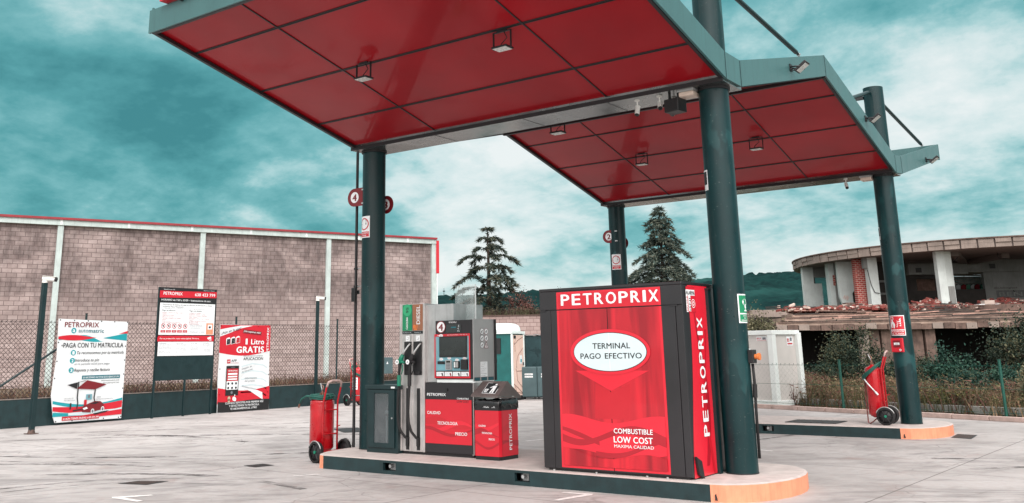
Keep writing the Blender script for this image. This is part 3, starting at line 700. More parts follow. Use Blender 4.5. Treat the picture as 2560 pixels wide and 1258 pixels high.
F.text(m, 'TERMINAL', 4.31, 4.81, 1.598, .068, 10, inkblk, .025); F.text(m, 'PAGO', 4.138, 4.416, 1.483, .066, 10, inkblk, .025); F.text(m, 'EFECTIVO', 4.473, 4.955, 1.483, .066, 10, inkblk, .025)
F.text(m, 'COMBUSTIBLE', 4.545, 5.04, .645, .058, 10, white, .022); F.text(m, 'LOW COST', 4.54, 5.035, .545, .07, 10, white, .03); F.text(m, 'MAXIMA CALIDAD', 4.542, 5.045, .488, .036, 10, white, .01)
m.build('front_lettering', t)
F = Face((KX1+.0005, 0, 0), (0, 1, 0), (0, 0, 1)); m = M()
pts = [(-.72, 2.298)]+[(-.74+.035*math.sin(k/14*5.2)-.09*(k/14)**2, 2.298-(2.298-.2)*k/14) for k in range(15)]+[(-.20, .2)]+[(-.20-.055*math.sin(math.pi*k/14), .2+2.1*k/14) for k in range(15)]
F.poly(m, pts[::-1][::-1], 1, redl)
F.band(m, -.60, -.60, lambda q: 0, lambda q: 0, 1, redl) if False else None
def vband(F, m, lo, hi, b0, b1, l, mt, n=24):
    vs = []
    for i in range(n+1): q = i/n; b = b0+(b1-b0)*q; vs += [F.P(lo(q), b, l), F.P(hi(q), b, l)]
    m.add(vs, [(2*i, 2*i+1, 2*i+3, 2*i+2) for i in range(n)], mt)
vband(F, m, lambda q: -.52+.10*math.sin(q*5), lambda q: -.47+.14*math.sin(q*4.6+.2), .3, 2.29, 2, redd)
vband(F, m, lambda q: -.42+.08*math.sin(q*6+2), lambda q: -.36+.07*math.sin(q*5.5+2), .21, 1.8, 3, redm)
F.rect(m, -.79, -.545, 1.99, 2.28, 4, redp); F.rect(m, -.74, -.68, 2.0, 2.18, 5, white); F.rect(m, -.8, -.755, 1.99, 2.18, 5, white); F.rect(m, -.80, -.56, 2.18, 2.245, 5, white)
F.ring(m, -.61, 2.09, .042, .05, 5, white); F.ring(m, -.61, 2.09, .014, .026, 5, white)
m.build('side_print', t); m = M()
spaced(F, m, 'PETROPRIX', .62, 1.93, -.412, .15, 6, white, .035, vert=True)
F.text(m, 'ALARMA', -.795, -.565, 2.19, .045, 6, inkblk, .05); F.text(m, 'ISNI', 2.01, 2.15, -.685, .04, 6, inkblk, .02, vert=True); F.text(m, 'SALVAZ', 2.0, 2.17, -.762, .03, 6, redm, .02, vert=True)
m.build('side_lettering', t)
m = M(); m.obox((KX1+.004, -.80, .24), (0, .13, -.06), (.035, 0, 0), (0, -.05, .19), black); m.build('side_handle', t, bevel=.006)
m = M()
for xx in (3.72, 4.3, 4.95, 5.2): m.cyl((xx, -.93, HI), (xx, -.93, HI+.02), .014, galv, n=8)
m.split('anchor_bolt', t)
m = M(); m.box(5.4915, 5.53, -.25, -.175, HI, 2.26, darkgreen); t2 = thing('cable_duct', (5.5, -.08, HI), 'dark vertical duct between the cash terminal and the nearest column', 'duct'); m.build('duct', t2)
m = M(); m.box(5.4915, 5.54, -.26, -.17, 2.26, 2.28, blackm); m.build('cap', t2)
# ================================================================== FUEL DISPENSER
t = thing('fuel_dispenser', (1.45, -.1, HI), 'silver, charcoal and red fuel dispenser with payment screen and two nozzles, pump 4', 'fuel dispenser')
YF = -.35
# hose column
m = M(); m.box(.745, 1.19, YF+.004, .40, .225, 2.275, steel); m.build('hose_column', t, bevel=.004)
m = M(); m.box(1.185, 1.215, YF-.012, YF+.10, .225, 2.278, steel); m.box(.735, .765, YF-.008, YF+.10, .225, 2.278, steel); m.box(.963, .981, YF-.004, YF+.02, .23, 1.85, steel); m.build('column_trim', t, bevel=.004)
m = M(); m.box(1.19, 1.70, -.30, .40, 1.17, 2.255, galv); m.build('tower', t, bevel=.004)
F = Face((0, YF-.001, 0), (1, 0, 0), (0, 0, 1)); m = M()
F.rect(m, .785, .972, 1.895, 2.27, 1, greenlab); F.ell(m, .88, 2.19, .085, .085, 2, greenlab2); F.rect(m, .982, 1.18, 1.895, 2.27, 1, brownlab)
F.ell(m, 1.02, 1.95, .03, .03, 2, orangelab); F.rect(m, 1.01, 1.07, 1.90, 1.925, 2, orangelab); F.rect(m, 1.06, 1.075, 1.93, 1.99, 2, orangelab)
F.rect(m, .785, 1.18, 1.848, 1.89, 1, inkblk); F.rect(m, .85, .93, 1.745, 1.825, 1, white); F.rect(m, 1.045, 1.125, 1.745, 1.825, 1, white)
F.line(m, [(.87, 1.77), (.905, 1.77), (.905, 1.80), (.885, 1.80)], .004, 2, inkgrey); F.line(m, [(1.065, 1.77), (1.10, 1.77), (1.10, 1.80)], .004, 2, inkgrey)
m.build('fuel_label', t); m = M()
F.text(m, 'GASOLINA', 1.915, 2.09, .895, .038, 3, white, .02, vert=True); F.text(m, '95', 2.15, 2.23, .905, .05, 3, inkblk, .01, vert=True)
F.text(m, 'DIESEL', 1.985, 2.25, 1.125, .07, 3, white, .015, vert=True); F.text(m, 'Sin Plomo 95', .80, .955, 1.862, .014, 2, paleteal, .01); F.text(m, 'Gasoleo A', 1.02, 1.14, 1.862, .014, 2, paleteal, .01)
m.build('fuel_lettering', t)
for x0, x1 in ((.825, .965), (1.0, 1.155)):
    m = M(); m.box(x0, x1, YF-.010, YF+.02, 1.27, 1.74, black); m.box(x0+.02, x1-.02, YF-.03, YF-.01, 1.275, 1.33, black); m.build('nozzle_holster', t, bevel=.006)
for x0 in (.862, 1.064):
    m = M(); m.box(x0-.006, x0+.074, YF-.003, YF+.02, .24, 1.095, steel); m.box(x0, x0+.062, YF-.0045, YF-.002, .246, 1.088, black); m.build('hose_slot', t)
# nozzles with hoses
for x, mt, lab in ((.80, nozgreen, '95'), (1.0, rubber, 'A')):
    y = YF-.075; yb = YF-.03
    m = M(); m.tube([(x+.155, yb+.01, 1.715), (x+.13, yb-.01, 1.68), (x+.085, y, 1.60), (x+.055, y, 1.545)], [.011, .012, .014, .018], galv, 10)
    nz = m.build('nozzle', t)
    m = M(); m.tube([(x+.06, y, 1.56), (x+.03, y, 1.51), (x+.005, y, 1.44)], [.022, .036, .03], mt, 12)
    m.tube([(x+.01, y-.0, 1.46), (x+.06, y, 1.455), (x+.09, y, 1.44)], [.03, .022, .012], mt, 10)
    m.cyl((x-.04, y-.005, 1.455), (x+.01, y, 1.46), .038, mt, n=16)
    m.build('nozzle_body', t, bevel=0)
    m = M(); m.cyl((x-.015, y-.04, 1.455), (x-.015, y-.043, 1.455), .034, white, n=24); G = Face((x-.015, y-.0435, 1.455), (1, 0, 0), (0, 0, 1)); G.text(m, lab, -.017, .017, -.011, .022, 1, inkblk, .03); m.build('nozzle_badge', t)
    m = M(); m.tube([(x+.005, y, 1.44), (x-.005, y, 1.36), (x-.01, y, 1.27), (x-.012, y, 1.20)], [.026, .02, .02, .022], rubber, 10); m.cyl((x-.012, y, 1.27), (x-.014, y, 1.12), .028, mt if lab == '95' else black, n=14)
    m.tube([(x+.05, y, 1.42), (x+.055, y, 1.34), (x+.03, y, 1.28)], .008, mt, 8); m.build('nozzle_grip', t)
    m = M(); xs = x-.014
    m.tube([(xs, y, 1.13), (xs-.012, y-.005, .95), (xs-.015, y-.01, .75), (xs-.005, y-.01, .62), (xs+.035, y, .50), (xs+.08, yb, .42), (xs+.108, YF-.01, .395), (xs+.11, YF, .33)], .019, rubber, 12)
    m.build('hose', t)
m = M()
for x in (.895, 1.095): m.box(x-.02, x+.02, YF-.03, YF, .30, .41, black)
m.split('hose_clamp', t)
# head
m = M(); m.box(1.41, 2.08, YF+.002, .14, 1.215, 2.02, blackm); m.build('head', t, bevel=.004)
m = M(); m.box(2.078, 2.09, YF, .135, 1.19, 2.03, greyplate); m.box(2.06, 2.112, .135, .165, 1.19, 2.03, black); m.build('head_side_panel', t, bevel=.002)
m = M()
for z in (1.45, 1.86): m.cyl((2.10, .15, z-.025), (2.10, .15, z+.025), .022, black, n=12)
m.build('side_hinge', t)
m = M(); m.box(1.42, 2.085, YF+.02, .13, 1.17, 1.214, whitep); m.build('head_base', t)
m = M(); F.frame(m, 1.395, 2.035, 1.23, 1.833, .022, 3, redp); F.rect(m, 1.417, 2.013, 1.252, 1.811, 1, tealpanel); F.rect(m, 1.417, 2.013, 1.252, 1.33, 2, inkblk); F.rect(m, 1.417, 2.013, 1.80, 1.832, 2, redp)
F.rect(m, 1.435, 2.0, 1.335, 1.50, 2, tealpanel); F.line(m, [(1.435, 1.33), (1.435, 1.79)], .006, 2, greyplate); F.line(m, [(1.995, 1.33), (1.995, 1.79)], .006, 2, greyplate)
m.build('payment_fascia', t)
m = M(); m.box(1.492, 1.985, YF-.02, YF-.003, 1.515, 1.80, black); m.build('screen_bezel', t, bevel=.005)
m = M(); G = Face((0, YF-.0215, 0), (1, 0, 0), (0, 0, 1)); G.rect(m, 1.515, 1.972, 1.532, 1.785, 0, screenm); m.build('screen', t)
m = M(); F.rect(m, 1.61, 1.875, 1.85, 1.965, 2, screenm); F.text(m, '€', 1.825, 1.845, 1.925, .026, 3, white, .02); F.text(m, 'L', 1.825, 1.843, 1.895, .02, 3, white, .02); F.text(m, '€/L', 1.81, 1.855, 1.862, .018, 3, white, .02)
F.rect(m, 1.70, 1.79, 1.915, 1.93, 3, teald); m.build('price_display', t)
m = M(); F.ell(m, 1.515, 1.932, .084, .084, 2, maroon); F.ell(m, 1.515, 1.932, .072, .072, 3, white); F.text(m, '4', 1.475, 1.555, 1.882, .10, 4, maroon, .04); m.build('pump_number', t)
m = M(); F.text(m, 'PETROPRIX', 1.66, 1.80, 1.982, .022, 2, white, .015); F.text(m, 'Pago', 1.45, 1.50, 1.812, .014, 4, white, .02); F.text(m, 'Estacion de Autoservicio 24 horas', 1.63, 1.83, 1.813, .013, 4, white, .01); F.text(m, 'PLUS - 4587 - 16h', 1.86, 1.99, 1.813, .014, 4, paleteal, .01)
for k, st in enumerate(('TICKET', 'PIN PAD', 'TARJETA', 'BILLETES')):
    a = (1.52, 1.665, 1.80, 1.935)[k]; b = (1.488, 1.502, 1.475, 1.497)[k]; F.ell(m, a, b, .034, .018, 3, white, 24); F.text(m, st, a-.024, a+.024, b-.005, .010, 4, inkred, .01)
F.ell(m, 1.52, 1.812, .036, .02, 5, white, 24); F.text(m, 'AYUDA', 1.496, 1.544, 1.807, .011, 6, inkred, .01)
for k in range(4):
    a = 1.43+.148*k; F.rect(m, a, a+.135, 1.258, 1.315, 3, white)
    for j, q in enumerate(('Inserte su tarjeta', 'o introduzca billetes', 'y siga los pasos')): F.text(m, q, a+.008, a+.075+.02*((k+j) % 2), 1.300-.014*j, .007, 4, inkgrey, .01)
    F.poly(m, [(a+.10, 1.262), (a+.125, 1.262), (a+.115, 1.30), (a+.09, 1.30)], 4, (black, maroon, black, inkgrey)[k])
m.build('head_lettering', t)
m = M(); m.box(1.457, 1.583, YF-.012, YF-.003, 1.42, 1.46, black); m.build('ticket_slot', t)
m = M(); m.box(1.613, 1.72, YF-.03, YF-.003, 1.345, 1.475, greyplate)
for i in range(3):
    for j in range(4): m.box(1.63+.027*i, 1.65+.027*i, YF-.034, YF-.03, 1.355+.02*j, 1.369+.02*j, inkgrey)
m.box(1.63, 1.70, YF-.033, YF-.03, 1.44, 1.465, screenm); m.build('keypad', t)
m = M(); m.box(1.758, 1.853, YF-.03, YF-.003, 1.365, 1.46, black); m.box(1.80, 1.84, YF-.034, YF-.03, 1.375, 1.45, greyplate); m.box(1.77, 1.79, YF-.034, YF-.03, 1.375, 1.45, whitep); m.build('card_reader', t)
m = M(); m.box(1.885, 1.995, YF-.035, YF-.003, 1.345, 1.485, black); m.box(1.905, 1.975, YF-.038, YF-.035, 1.40, 1.415, screenm); m.build('banknote_reader', t, bevel=.006)
F = Face((2.0905, 0, 0), (0, 1, 0), (0, 0, 1)); m = M()
for i in range(2):
    for j in range(3):
        a, b = -.155+.10*i, 1.86-.093*j
        if (i, j) == (1, 2):
            F.poly(m, [(a-.05, b-.045), (a+.05, b-.045), (a, b+.05)], 1, maroon); F.poly(m, [(a-.036, b-.037), (a+.036, b-.037), (a, b+.032)], 2, white); F.rect(m, a-.006, a+.006, b-.028, b+.01, 3, maroon); continue
        F.ell(m, a, b, .044, .044, 1, maroon if i else inkblk, 24); F.ell(m, a, b, .039, .039, 2, white, 24)
        F.line(m, [(a-.018, b-.01), (a+.016, b+.012)], .012, 3, inkblk); F.rect(m, a-.012, a+.006, b-.022, b+.002, 3, inkgrey)
m.build('warning_icons', t)
m = M(); F.rect(m, -.2, -.035, 1.245, 1.448, 1, white)
for k in range(8): F.text(m, ('Nivel de explosividad', 'Zona ATEX clase 1', 'Industria', 'Caudal minimo 5 l/min', 'Tension 230 V', 'Serie', 'Modelo', 'Control metrologico')[k], -.19, -.06-.03*(k % 3), 1.425-.024*k, .011, 2, inkgrey, .0)
m.build('data_plate', t)
m = M()
for a in (-.34, -.18, -.02):
    m.box(2.0905, 2.092, a, a+.13, 1.195, 1.24, black)
    for k in range(3): m.box(2.092, 2.0935, a+.005, a+.125, 1.20+.013*k, 1.207+.013*k, teald)
m.build('vent_grille', t)
# lower body
m = M(); m.box(1.217, 2.065, YF+.003, .30, .232, 1.165, blackm); m.build('lower_body', t, bevel=.003)
m = M(); m.box(2.045, 2.075, YF+.006, .30, .225, 1.17, steel); m.build('corner_trim', t)
m = M(); m.box(.78, 2.05, YF+.03, .35, HI, .235, black); m.build('plinth', t)
F = Face((0, YF+.002, 0), (1, 0, 0), (0, 0, 1)); m = M()
F.rect(m, 1.22, 2.042, .352, .94, 1, redp)
F.band(m, 1.22, 2.042, lambda q: .58+.03*math.sin(q*5+1), lambda q: .66+.05*math.sin(q*5.5+.4), 2, redm)
F.band(m, 1.22, 2.042, lambda q: .56+.05*math.sin(q*6+3), lambda q: .61+.055*math.sin(q*6.4+3.1), 3, redl)
F.band(m, 1.22, 2.042, lambda q: .50+.045*math.sin(q*5.6+1.6), lambda q: .535+.05*math.sin(q*5.2+1.5), 4, redd)

m.build('front_print', t); m = M()
F.text(m, 'PETROPRIX', 1.253, 1.593, .988, .04, 2, white, .02); F.text(m, 'COMBUSTIBLE', 1.792, 1.997, .947, .022, 2, white, .02); F.text(m, 'LOW COST', 1.79, 1.997, .905, .03, 2, blackm, .02)
F.text(m, 'CALIDAD', 1.26, 1.50, .743, .042, 6, white, .02); F.text(m, 'TECNOLOGIA', 1.444, 1.802, .607, .043, 6, white, .02); F.text(m, 'PRECIO', 1.763, 1.966, .472, .044, 6, white, .02)
m.build('front_lettering', t)
m = M(); m.cyl((1.61, YF, 1.075), (1.61, YF-.012, 1.075), .02, black, n=14); m.build('lock', t)
# clear screen on top
t = thing('clear_screen', (1.7, 0, 2.03), 'small clear acrylic screen standing on top of the dispenser head', 'screen')
m = M(); m.box(1.50, 1.87, -.004, .004, 2.03, 2.53, clearm); m.build('sheet', t); m = M(); m.box(1.868, 1.878, -.008, .008, 2.03, 2.53, whitep); m.build('edge_strip', t)
# ================================================================== BIN
t = thing('litter_bin', (2.46, -.1, HI), 'red and black litter bin with steel hood beside the dispenser', 'litter bin')
def P2(z): return [(2.15, -.42, z), (2.545, -.42, z), (2.565, -.38, z), (2.575, -.02, z), (2.54, .0, z), (2.15, .0, z)]
def pr(m, z0, z1, mt, k=1.0):
    c = V((2.36, -.21, 0)); q = [c+(V(p)-c)*1 for p in P2(z0)]; q = [V((c.x+(p.x-c.x)*k, c.y+(p.y-c.y)*k, z0)) for p in q]; m.prism(q, (0, 0, z1-z0), mt)
m = M(); pr(m, HI, .235, black, .98); m.build('base', t)
m = M(); pr(m, .235, .815, redp); m.build('body', t); m = M(); pr(m, .815, .93, blackm); m.build('collar', t)
m = M(); rr = random.Random(3); n = 44; vs = []
base = P2(0)
def peri(q):
    q = q % 1*6; i = int(q); a, b = V(base[i]), V(base[(i+1) % 6]); return a.lerp(b, q-i)
c = V((2.36, -.21, 0))
for j, (z, k) in enumerate(((.875, 1.035), (.905, 1.05), (.935, 1.03), (.955, .97))):
    for i in range(n): p = peri(i/n); vs.append((c.x+(p.x-c.x)*(k+rr.uniform(-.012, .014)), c.y+(p.y-c.y)*(k+rr.uniform(-.012, .014)), z+rr.uniform(-.018, .012)-(.035 if j == 0 and (i*7) % 11 < 4 else 0)))
m.add(vs, [(j*n+i, j*n+(i+1) % n, (j+1)*n+(i+1) % n, (j+1)*n+i) for j in range(3) for i in range(n)], mat('bin_liner', S(22, 22, 24), .25, var=.3, coat=.3), True); m.build('bin_bag', t)
hoodm = mat('hood_steel', S(120, 108, 106), .42, .6, var=.25, scale=5, streak=.25)
m = M(); y0, y1, yr = -.46, .04, -.24
A = V((2.12, y0, 1.015)); B = V((2.57, y0, 1.005)); R0 = V((2.16, yr, 1.19)); R1 = V((2.58, yr, 1.19)); C_ = V((2.12, y1, 1.0)); D = V((2.60, y1, .985))
m.add([A, B, R1, R0], [(0, 1, 2, 3)], hoodm); m.add([R0, R1, D, C_], [(0, 1, 2, 3)], hoodm); m.add([A, R0, C_], [(0, 1, 2)], hoodm)
m.add([B, D, R1], [(0, 1, 2)], hoodm); m.obox(A-V((0, .004, .022)), B-A, (0, .012, 0), (0, 0, .02), hoodm); m.obox(B-V((.0, 0, .022)), D-B, (-.012, 0, 0), (0, 0, .02), hoodm)
m.build('hood', t)
u = (B-A).normalized(); v = (R0-A); v = (v-u*v.dot(u)).normalized(); F = Face(A, u, v, .0015, .002); m = M()
q_ = lambda P_: [(a-.06, b-.05) for a, b in P_]
F.rect(m, .155, .38, .04, .25, 1, white); F.rect(m, .162, .373, .047, .243, 2, inkblk)
F.ell(m, .31, .215, .017, .017, 3, white, 16); F.poly(m, q_([(.335, .10), (.36, .10), (.365, .17), (.375, .10), (.40, .10), (.395, .24), (.345, .24), (.30, .21), (.295, .195), (.345, .21)]), 3, white)
F.poly(m, q_([(.245, .11), (.285, .11), (.295, .175), (.235, .175)]), 3, white); F.rect(m, .195, .202, .07, .115, 4, inkblk); F.rect(m, .21, .217, .07, .115, 4, inkblk); m.build('litter_sign', t)
F = Face((0, -.42, 0), (1, 0, 0), (0, 0, 1)); m = M()
F.band(m, 2.15, 2.545, lambda q: .50+.03*math.sin(q*4), lambda q: .54+.05*math.sin(q*4+.6), 1.75, redd); F.band(m, 2.15, 2.545, lambda q: .36+.04*math.sin(q*5+2), lambda q: .40+.05*math.sin(q*4.4+2.3), 1.5, redd); F.band(m, 2.15, 2.545, lambda q: .60+.05*math.sin(q*4+3), lambda q: .64+.04*math.sin(q*4+3), 1.25, redl)
u = V((.010, .36, 0)); G = Face((2.5655, -.38, 0), u.normalized(), (0, 0, 1)); W_ = u.length
G.band(m, 0, W_, lambda q: .52+.12*q, lambda q: .60+.13*q, 1, redm); G.band(m, 0, W_, lambda q: .38+.03*math.sin(q*5), lambda q: .44-.02*q, 2, redd); G.rect(m, 0, .008, .235, .815, 3, redd)
m.build('wave_print', t); m = M()
F.text(m, 'PETROPRIX', 2.215, 2.49, .852, .038, 1, white, .02); F.text(m, 'CALIDAD', 2.211, 2.33, .608, .024, 2, white, .02); F.text(m, 'TECNOLOGIA', 2.265, 2.436, .517, .024, 2, white, .02); F.text(m, 'PRECIO', 2.381, 2.478, .44, .024, 2, white, .02)
G.text(m, 'PETROPRIX', .31, .77, .215, .062, 3, white, .025, vert=True); m.build('lettering', t)
# ================================================================== MEASURE CABINET
t = thing('equipment_cabinet', (.47, -.2, HI), 'dark green steel cabinet with glazed door between the near left column and the pump', 'cabinet')
m = M(); m.box(.16, .762, -.42, -.10, HI, 1.07, darkgreen); m.build('body', t, bevel=.006)
m = M(); m.box(.135, .79, -.45, -.07, 1.07, 1.13, darkgreen); m.build('lid', t, bevel=.008)
inner = mat('cabinet_inside', S(34, 40, 40), .7)
m = M(); x0, x1, z0, z1 = .205, .715, .262, 1.062; a0, a1, b0, b1 = .318, .60, .325, 1.015; y0, y1 = -.445, -.421
m.box(x0, a0, y0, y1, z0, z1, darkgreen); m.box(a1, x1, y0, y1, z0, z1, darkgreen); m.box(a0, a1, y0, y1, z0, b0, darkgreen); m.box(a0, a1, y0, y1, b1, z1, darkgreen)
d = m.build('door', t, bevel=.003)
m = M(); m.box(a0+.002, a1-.002, -.434, -.431, b0+.002, b1-.002, darkglass); m.build('glass', d)
m = M(); m.cyl((.673, -.446, .672), (.673, -.454, .672), .013, galv, n=14); m.build('lock', d)
m = M(); m.box(.655, .73, -.453, -.45, 1.085, 1.11, whitep); m.build('maker_plate', t)
m = M(); cl = mat('measuring_glass', S(190, 215, 218), .2, var=.2)
m.lathe((.553, -.427, .34), (0, 0, 1), [(0, .004), (.0, .0038), (.36, .0038), (.362, .0035)], cl, 6)
m = M(); 
for q, w in (((.545, .34, .70), .022), ((.575, .34, .68), .010)): G = Face((0, -.4225, 0), (1, 0, 0), (0, 0, 1)); G.rect(m, q[0]-w/2, q[0]+w/2, q[1], q[2], 0, cl)
G.poly(m, [(.51, .73), (.60, .73), (.585, .775), (.525, .775)], 0, cl); G.line(m, [(.555, .775), (.555, .83), (.575, .86), (.585, .90)], .01, 0, cl)
for k in range(4): G.rect(m, .445, .47, .36+.05*k, .366+.05*k, 0, cl)
m.build('measuring_cylinder', t)
# ================================================================== EXTINGUISHER TROLLEYS (local coordinates: back faces +X, axle along Y)
def trolley(r, H, label, loc, rz, wr=.15, lean=0, hose='top', sc=1):
    t = thing('extinguisher_trolley', (0, 0, 0), label, 'fire extinguisher', 'wheeled fire extinguishers')
    zb = .12; m = M(); pf = [(0, .0), (.0, r*.4), (.03, r*.8), (.07, r), (H-.10, r), (H-.06, r*.985), (H-.05, r*1.0), (H-.02, r*.82), (H, r*.45), (H+.015, .04), (H+.03, .03)]
    m.lathe((0, 0, zb), (0, 0, 1), pf, redpaint, 32); m.build('cylinder', t)
    top = zb+H
    m = M(); m.cyl((0, 0, top+.02), (0, 0, top+.07), .028, copper, n=12); m.cyl((0, 0, top+.07), (0, 0, top+.10), .018, copper, n=10)
    m.tube([(0, 0, top+.09), (-.03, 0, top+.16), (-.055, .0, top+.22)], .010, galv, 8); m.tube([(0, 0, top+.10), (-.0, .02, top+.17), (-.075, .02, top+.20)], .009, copper, 8)
    m.cyl((0, -.04, top+.06), (0, .05, top+.06), .02, copper, n=10); m.build('valve', t)
    hx = r+.03; hw = r*.72
    m = M(); m.tube([(hx, -hw, .10), (hx, -hw, .55), (hx, -hw, top-.05), (hx+.07, -hw, top+.16), (hx+.10, -hw*.9, top+.24), (hx+.115, -hw*.5, top+.262), (hx+.115, hw*.5, top+.262), (hx+.10, hw*.9, top+.24), (hx+.07, hw, top+.16), (hx, hw, top-.05), (hx, hw, .10)], .015, redpaint, 8)
    for z in (.4, .75): m.cyl((hx, -hw, z), (hx, hw, z), .010, redpaint, n=8); m.cyl((hx, 0, z), (r-.01, 0, z), .010, redpaint, n=8)
    m.cyl((hx, hw, .5), (hx+.07, hw, .52), .007, redpaint, n=6); m.build('frame', t)
    m = M(); m.tube([(hx+.075, -hw, top+.17), (hx+.102, -hw*.9, top+.243), (hx+.117, -hw*.5, top+.264), (hx+.117, hw*.5, top+.264), (hx+.102, hw*.9, top+.243), (hx+.075, hw, top+.17)], .0175, mat('worn_handle', S(190, 165, 160), .5, var=.5, scale=20), 8); m.build('handle_grip', t)
    ax = r+.045; ay = r+.075
    for s in (-1, 1):
        m = M(); m.lathe((ax, s*ay-.032, wr), (0, 1, 0), [(0, wr-.035), (0, wr-.006), (.01, wr), (.054, wr), (.064, wr-.006), (.064, wr-.035)], rubber, 32); w = m.build('tyre', t)
        m = M(); m.lathe((ax, s*ay-.012, wr), (0, 1, 0), [(0, .02), (0, wr-.034), (.024, wr-.034), (.024, .02)], blackm, 28)
        for k in range(6): a = k*math.pi/3; dd = V((math.cos(a), 0, math.sin(a))); m.cyl(V((ax, s*ay, wr))+dd*.02+V((0, s*.014, 0)), V((ax, s*ay, wr))+dd*(wr-.035)+V((0, s*.014, 0)), .009, black, n=6)
        m.build('wheel_disc', t)
        m = M(); m.cyl((ax, s*ay, wr), (ax, s*(ay+.036), wr), .022, nozgreen, n=14); m.build('hub_cap', t)
        m = M(); pts = [(ax+(wr+.006)*math.cos(a), s*(ay+.03), wr+(wr+.006)*math.sin(a)) for a in [math.radians(20+14*i) for i in range(11)]]; m.tube(pts, .008, galv, 6); m.build('mudguard', t)
    m = M(); m.cyl((ax, -ay, wr), (ax, ay, wr), .012, redpaint, n=10); m.tube([(hx, -hw, .12), (ax, -hw, wr)], .012, redpaint, 6); m.tube([(hx, hw, .12), (ax, hw, wr)], .012, redpaint, 6); m.build('axle', t)
    m = M(); fx = -r-.03
    m.tube([(fx+.02, 0, .75), (fx, 0, .5), (fx, 0, .03), (fx+.03, 0, .012), (fx+.09, 0, .05), (0, 0, .11)], .011, mat('rusty_leg', S(140, 80, 76), .7, var=.5, scale=15), 8); m.build('stand_leg', t)
    m = M()
    if hose == 'top':
        for k, (q, zz) in enumerate(((r*.97, top-.005), (r*1.03, top+.022), (r*.93, top+.045))): m.tube([(q*math.cos(a)-.01, q*math.sin(a), zz+.008*math.sin(3*a)) for a in [2*math.pi*i/24 for i in range(25)]], .017, hosegreen, 8)
        m.tube([(-r*.2, -r, top+.03), (-r*.7, -r*1.1, top+.035), (-r*1.3, -r*1.15, top-.01), (-r*1.6, -r*1.15, top-.08)], .016, hosegreen, 8)
        m.build('hose', t); m = M(); m.cyl((-r*1.6, -r*1.15, top-.08), (-r*1.75, -r*1.15, top-.14), .014, copper, n=8); m.build('hose_nozzle', t)
    else:
        for k in range(3):
            q = r*(1.22+.05*k); m.tube([(q*1.0*math.cos(a)-.01, q*math.sin(a), top-.10+.14*math.cos(a)+.02*k) for a in [2*math.pi*i/24 for i in range(25)]], .016, hosegreen, 8)
        m.build('hose', t); m = M(); m.tube([(-r*1.2, -r*.6, top-.2), (-r*.6, -r*1.15, top-.30), (r*.3, -r*1.15, top-.45)], .011, whitep, 8); m.cyl((r*.3, -r*1.15, top-.45), (r*.6, -r*1.15, top-.5), .017, whitep, n=8)
        m.tube([(-r*1.15, -r*.5, top-.2), (fx, -.01, top-.3), (fx, -.01, .5)], .008, copper, 6); m.build('hose_nozzle', t)
    t.rotation_euler = (0, math.radians(lean), rz); t.location = loc; t.scale = (sc,)*3
    return t
trolley(.185, .80, 'red wheeled extinguisher seen from behind at the left end of the near island', (-.91, -.30, 0), math.radians(-8), .155)
trolley(.135, .90, 'red wheeled extinguisher with green hose coiled round its shoulder by the far right column', (5.22, S_-.42, HI), math.radians(4), .155, hose='side')
trolley(.155, .92, 'red wheeled extinguisher with white label standing by the fence behind the near left column', (-11.0, 10.9, 0), math.radians(172), .155, hose='side', sc=1.08)
t = bpy.data.objects['extinguisher_trolley.002']; F = Face((0, 0, 0), (1, 0, 0), (0, 0, 1)); ORG[t.name] = (0, 0, 0)
m = M(); 
class CC(Face):
    def __init__(s): s.lay = .002
    def P(s, a, b, l): q = math.radians(90)+a/.157; rr = .157+s.lay*l; return V((rr*math.cos(q), rr*math.sin(q), b))
G = CC(); G.band(m, -.10, .13, lambda q: .45, lambda q: .78, 0, white)
for k, st in enumerate(('EXTINTOR', 'POLVO ABC', '50 KG', 'PARADA')): G.text(m, st, -.085, .11, .70-.07*k, .04, 1, redm, .02)
m.build('label', t)
# ================================================================== LOW WALL, FENCE
t = thing('boundary_wall', (-12.5, 5, 0), 'low dark green painted boundary wall along the left edge of the forecourt', 'wall')
m = M(); m.box(-12.55, -12.38, -14, 22, -.02, .64, kerbgreen); m.build('wall', t, bevel=.01)
m = M(); m.box(-12.56, -12.37, -14, 22, .64, .655, mat('wall_top', S(120, 110, 104), .8, var=.4, scale=8)); m.build('coping', t)
m = M(); m.add([(-40, -14, .30), (-12.55, -14, .56), (-12.55, 22, .56), (-18, 34, .30), (-30, 34, .28)], [(0, 1, 2, 3, 4)], soil)
tag(m.build('verge'), kind='structure')
wire = mat('fence_wire', S(52, 46, 46), .6, .2, var=.3)
ft = thing('chain_link_fence', (-12.42, 5, .64), 'chain link fence with green posts on top of the low green wall', 'fence')
py = [-7.3, -2.4, 2.5, 7.25, 11.38, 15.5, 19.6]
m0 = M()
for y in py:
    m = M(); m.cyl((-12.44, y, .4), (-12.44, y, 2.66), .028, darkgreen, n=12); m.cyl((-12.44, y, 2.66), (-12.44, y, 2.675), .034, black, n=12); m.build('post', ft)
m = M(); m.tube([(-12.40, -.2, .55), (-12.38, 2.4, 2.2)], .028, darkgreen, 8); m.build('brace', ft)
